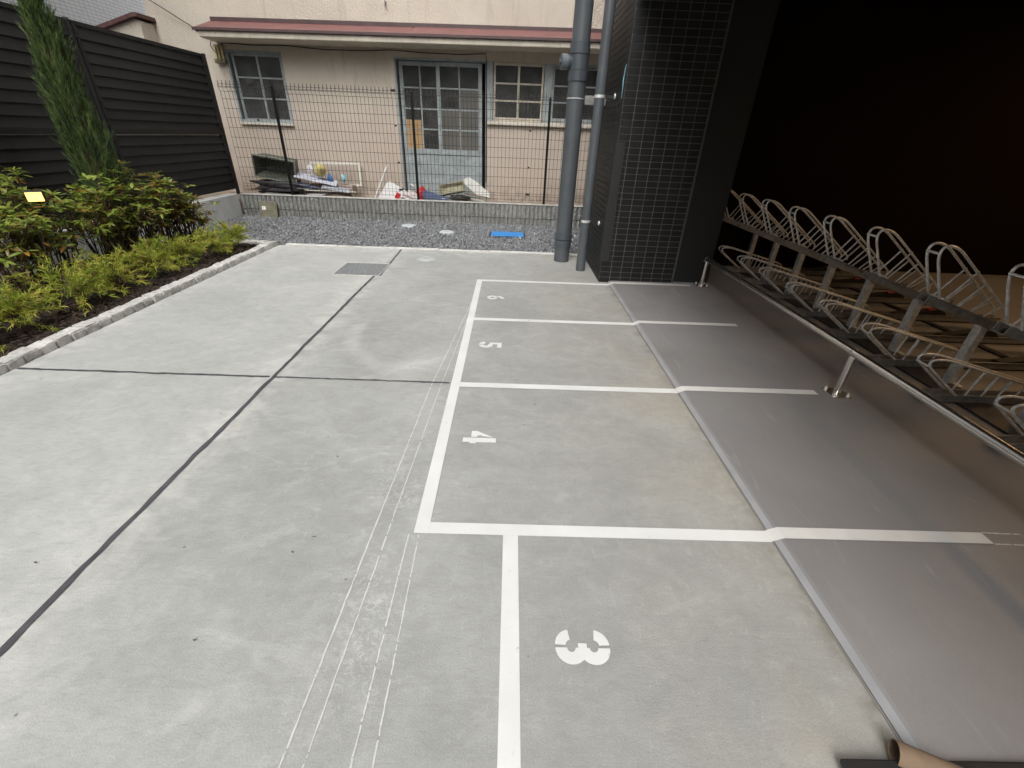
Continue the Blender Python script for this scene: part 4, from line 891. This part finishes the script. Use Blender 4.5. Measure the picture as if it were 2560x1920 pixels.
# ceiling lamps of the bicycle area
def batten(x, y, e, lab):
    o = thing('ceiling_batten_lamp', lab, 'lamp', (x, y, 2.40))
    Bx(-.05, .05, -.65, .65, -.03, -.0005, ch=.004).build('housing', M('lamp_body', (.5, .48, .45), .5), o)
    Bx(-.035, .035, -.6, .6, -.038, -.0305, ch=.003).build('diffuser', emis('warm_diffuser', (1., .6, .28), 2.), o)
    L_ = bpy.data.lights.new('batten_tube', 'AREA'); L_.energy = e; L_.color = (1., .6, .28); L_.shape = 'RECTANGLE'; L_.size = .2; L_.size_y = 1.2
    lo = bpy.data.objects.new('batten_tube', L_); col.objects.link(lo); lo.parent = o; lo.location = (0, 0, -.042)
batten(4.3, 1.6, 10, 'long warm ceiling lamp over the open side of the bicycle racks')
batten(5.4, 3.7, 5, 'long warm ceiling lamp close to the dark rear wall')
# ================================================================== LOW RAIL
rl = thing('wheel_stop_rail', 'low stainless steel tube rail on short posts along the bicycle racks', 'rail', (1.85, 0, .018))
RZ = .25
MB().tube([(0, -5.0, RZ), (0, 2.09, RZ)], .0215, 20).build('rail_tube', STEEL, rl); MB().tube([(0, 2.095, RZ), (0, 4.11, RZ), (.0, 4.14, RZ - .003), (.0, 4.15, RZ - .02)], .0215, 20).build('rail_tube', STEEL, rl)
pl = Bx(-.055, .055, -.055, .055, 0, .006, ch=.001).mesh('base_plate', STEEL); pt = MB().tube([(0, 0, .006), (0, 0, RZ - .015)], .019, 18).mesh('post', STEEL)
nut = MB().lathe([(0, .026), (.004, .025), (.0045, .014), (.009, .014), (.009, .006)], n=6).mesh('anchor_bolt', GALV); jc = MB().lathe([(.0216, -.006), (.0235, -.004), (.0235, .004), (.0216, .006)], n=20, M_=Matrix.Rotation(R_(90), 4, 'X')).mesh('joint_ring', STEEL)
for y in (4.105, 2.09, .07, -1.95):
    b_ = put('base_plate', pl, rl, (0, y, .0005)); put('post', pt, rl, (0, y, 0)); put('joint_ring', jc, rl, (0, y + .004, RZ))
    for s in (-1, 1):
        for t_ in (-1, 1): put('anchor_bolt', nut, b_, (s * .038, t_ * .038, 0))

# ================================================================== BICYCLE RACKS
TRH = .045; SLP = math.atan(.32)
def channel(L, w_=.06, h_=TRH, t=.003):
    """open U channel along +x, base at z=0"""
    m = MB().box(0, L, -w_ / 2, w_ / 2, 0, t).box(0, L, -w_ / 2, -w_ / 2 + t, t, h_).box(0, L, w_ / 2 - t, w_ / 2, t, h_)
    m.box(0, L, -w_ / 2 - .008, -w_ / 2, h_ - t, h_).box(0, L, w_ / 2, w_ / 2 + .008, h_ - t, h_); return m
def arc_path(foot, apex_lo, apex_hi, end, rr=.05):
    """foot -> up-forward -> rounded head -> long rail back"""
    a = Vector(foot); b = Vector(apex_lo); h_ = Vector(apex_hi); e = Vector(end)
    d1 = (b - a).normalized(); d2 = (e - h_).normalized()
    b0 = b - d1 * .05; h0 = h_ + d2 * .07; k1 = b0 + d1 * .115; k2 = h0 - d2 * .115
    c = [b0 * (1 - t) ** 3 + k1 * 3 * t * (1 - t) ** 2 + k2 * 3 * t * t * (1 - t) + h0 * t ** 3 for t in [i / 14 for i in range(15)]]
    return [a, a.lerp(b0, .5)] + c + [h0.lerp(e, .5), e, e + Vector((.02, 0, -.008)), e + Vector((.032, 0, -.02)), e + Vector((.036, 0, -.035))]
def upper_parts():
    P = []
    ch = channel(1.62).mesh('tray', GALVD); P.append(('tray', ch, None))
    for s in (-1, 1):
        y = .036 * s
        pts = arc_path((.05, y, TRH), (-.135, y, .22), (-.07, y, .285), (.44, y, .11)); P.append(('wheel_guide', MB().tube(pts, .0066, 8).mesh('wheel_guide', GALV), None))
        for x_, zt in ((.13, .225), (.22, .192), (.31, .158), (.40, .125)):
            P.append(('strut', MB().tube([(x_ - .05, y, TRH), (x_, y, zt)], .005, 6).mesh('strut', GALV), None))
    P.append(('cross_bar', MB().tube([(-.137, -.036, .225), (-.137, .036, .225)], .006, 6).mesh('cross_bar', GALV), None))
    P.append(('front_bracket', Bx(.07, .11, -.042, .042, TRH, TRH + .01).mesh('front_bracket', GALV), None))
    return P
UP = upper_parts()
postm = MB().box(-.0225, .0225, -.0225, .0225, .004, .40, ch=.003).mesh('post', GALV); footm = Bx(-.06, .06, -.04, .04, 0, .004).mesh('foot_plate', GALV)
LOWP = []
LOWP.append(('tray', channel(1.7).mesh('tray', GALVD)))
for s in (-1, 1):
    y = .036 * s
    pts = arc_path((.16, y, TRH), (-.075, y, .215), (.0, y, .255), (.56, y, .11)); LOWP.append(('wheel_guide', MB().tube(pts, .0066, 8).mesh('wheel_guide', GALV)))
    for x_, zt in ((.24, .195), (.33, .172), (.42, .148), (.51, .125)): LOWP.append(('strut', MB().tube([(x_ - .03, y, TRH), (x_, y, zt)], .005, 6).mesh('strut', GALV)))
LOWP.append(('cross_bar', MB().tube([(-.077, -.036, .215), (-.077, .036, .215)], .006, 6).mesh('cross_bar', GALV)))
LOWP.append(('red_tag', Bx(1.09, 1.15, -.02, .012, .072, .092, ch=.003).mesh('red_tag', M('tag_red', (.3, .025, .015), .5))))
LOWP.append(('rubber_wedge', MB().prism([(.85, TRH), (1.25, TRH), (1.2, TRH + .05), (1.0, TRH + .02)], -.03, .03).mesh('rubber_wedge', RUB)))
PITCH = .43
ups = [4.835 - PITCH * i for i in range(11)]
def nth(i): return ORD[i] if i < 12 else str(i)
for i, yc in enumerate(ups):
    o = thing('raised_bicycle_rack', 'raised sloping galvanised bicycle rack with tall wire guides, %s from the dark rear wall' % nth(i), 'bicycle rack', (2.21, yc, .018), 'raised bicycle racks')
    for nm, me, _ in UP:
        c_ = put(nm, me, o, (0, 0, .495), (0, SLP, 0))
    put('post', postm, o, (.415, -.0, 0)); put('foot_plate', footm, o, (.415, 0, 0))
for i, yc in enumerate(ups[1:]):
    yl = yc + .22
    o = thing('floor_bicycle_rack', 'low galvanised bicycle rack flat on the floor, %s from the dark rear wall' % nth(i), 'bicycle rack', (2.265, yl, .03), 'low bicycle racks')
    for nm, me in LOWP: put(nm, me, o)
bc = thing('rack_base_rail', 'dark steel channel on the floor under the low bicycle rack fronts, widened in place of floor shade', 'rail', (2.32, 0, .019))
for x_, w_ in ((.23, .085), (1.05, .025)): Bx(x_ - w_, x_ + w_, .2, 4.9, 0, .0105).build('channel', M('dark_steel', (.05, .05, .055), .4, metal=.6), bc)  # front channel widened and dark, also stands in for shade beside the rail

# ================================================================== FOREGROUND BITS
ct = thing('cardboard_tube', 'brown cardboard tube end lying across the slab edge', 'tube', (.902, .441, .031), rot=T(0, 0, -24))
m_ = MB(); n = 28
for rr, flip in ((.027, 0), (.0245, 1)):
    v = [(x_, rr * math.cos(2 * math.pi * k_ / n), rr * math.sin(2 * math.pi * k_ / n)) for x_ in (0, .45) for k_ in range(n)]; m_.add(v, [(k_, (k_ + 1) % n, n + (k_ + 1) % n, n + k_) for k_ in range(n)], True)
for x_ in (0, .45):
    v = [(x_, rr * math.cos(2 * math.pi * k_ / n), rr * math.sin(2 * math.pi * k_ / n)) for rr in (.027, .0245) for k_ in range(n)]; m_.add(v, [(k_, (k_ + 1) % n, n + (k_ + 1) % n, n + k_) for k_ in range(n)])
m_.build('tube_wall', M('tube_card', (.2, .14, .09), .85, var=.1, scale=40), ct, fix=False)
tag(Bx(-.25, .6, -.2, 0, 0, .012, ch=.004).build('unknown_black_strip', RUB, None, (1.02, .428, .021)), 'unidentified black strip, built as a mat on the floor in front of the cardboard tube', 'mat')  # unidentified dark strip near the lens, modelled flat on the floor
# leaf litter, specks
random.seed(77)
for i in range(26):
    x_ = random.uniform(-2.4, .8); y_ = random.uniform(.5, 4.8); L = random.uniform(.004, .011); a_ = random.uniform(0, 3.14)
    MB().add([(x_ - L * math.cos(a_), y_ - L * math.sin(a_), .004), (x_ + .003 * math.sin(a_), y_ - .003 * math.cos(a_), .006), (x_ + L * math.cos(a_), y_ + L * math.sin(a_), .004), (x_ - .003 * math.sin(a_), y_ + .003 * math.cos(a_), .0045)], [(0, 1, 2, 3)]).build('leaf_speck', M('speck', (.09, .08, .055), .9), fore)
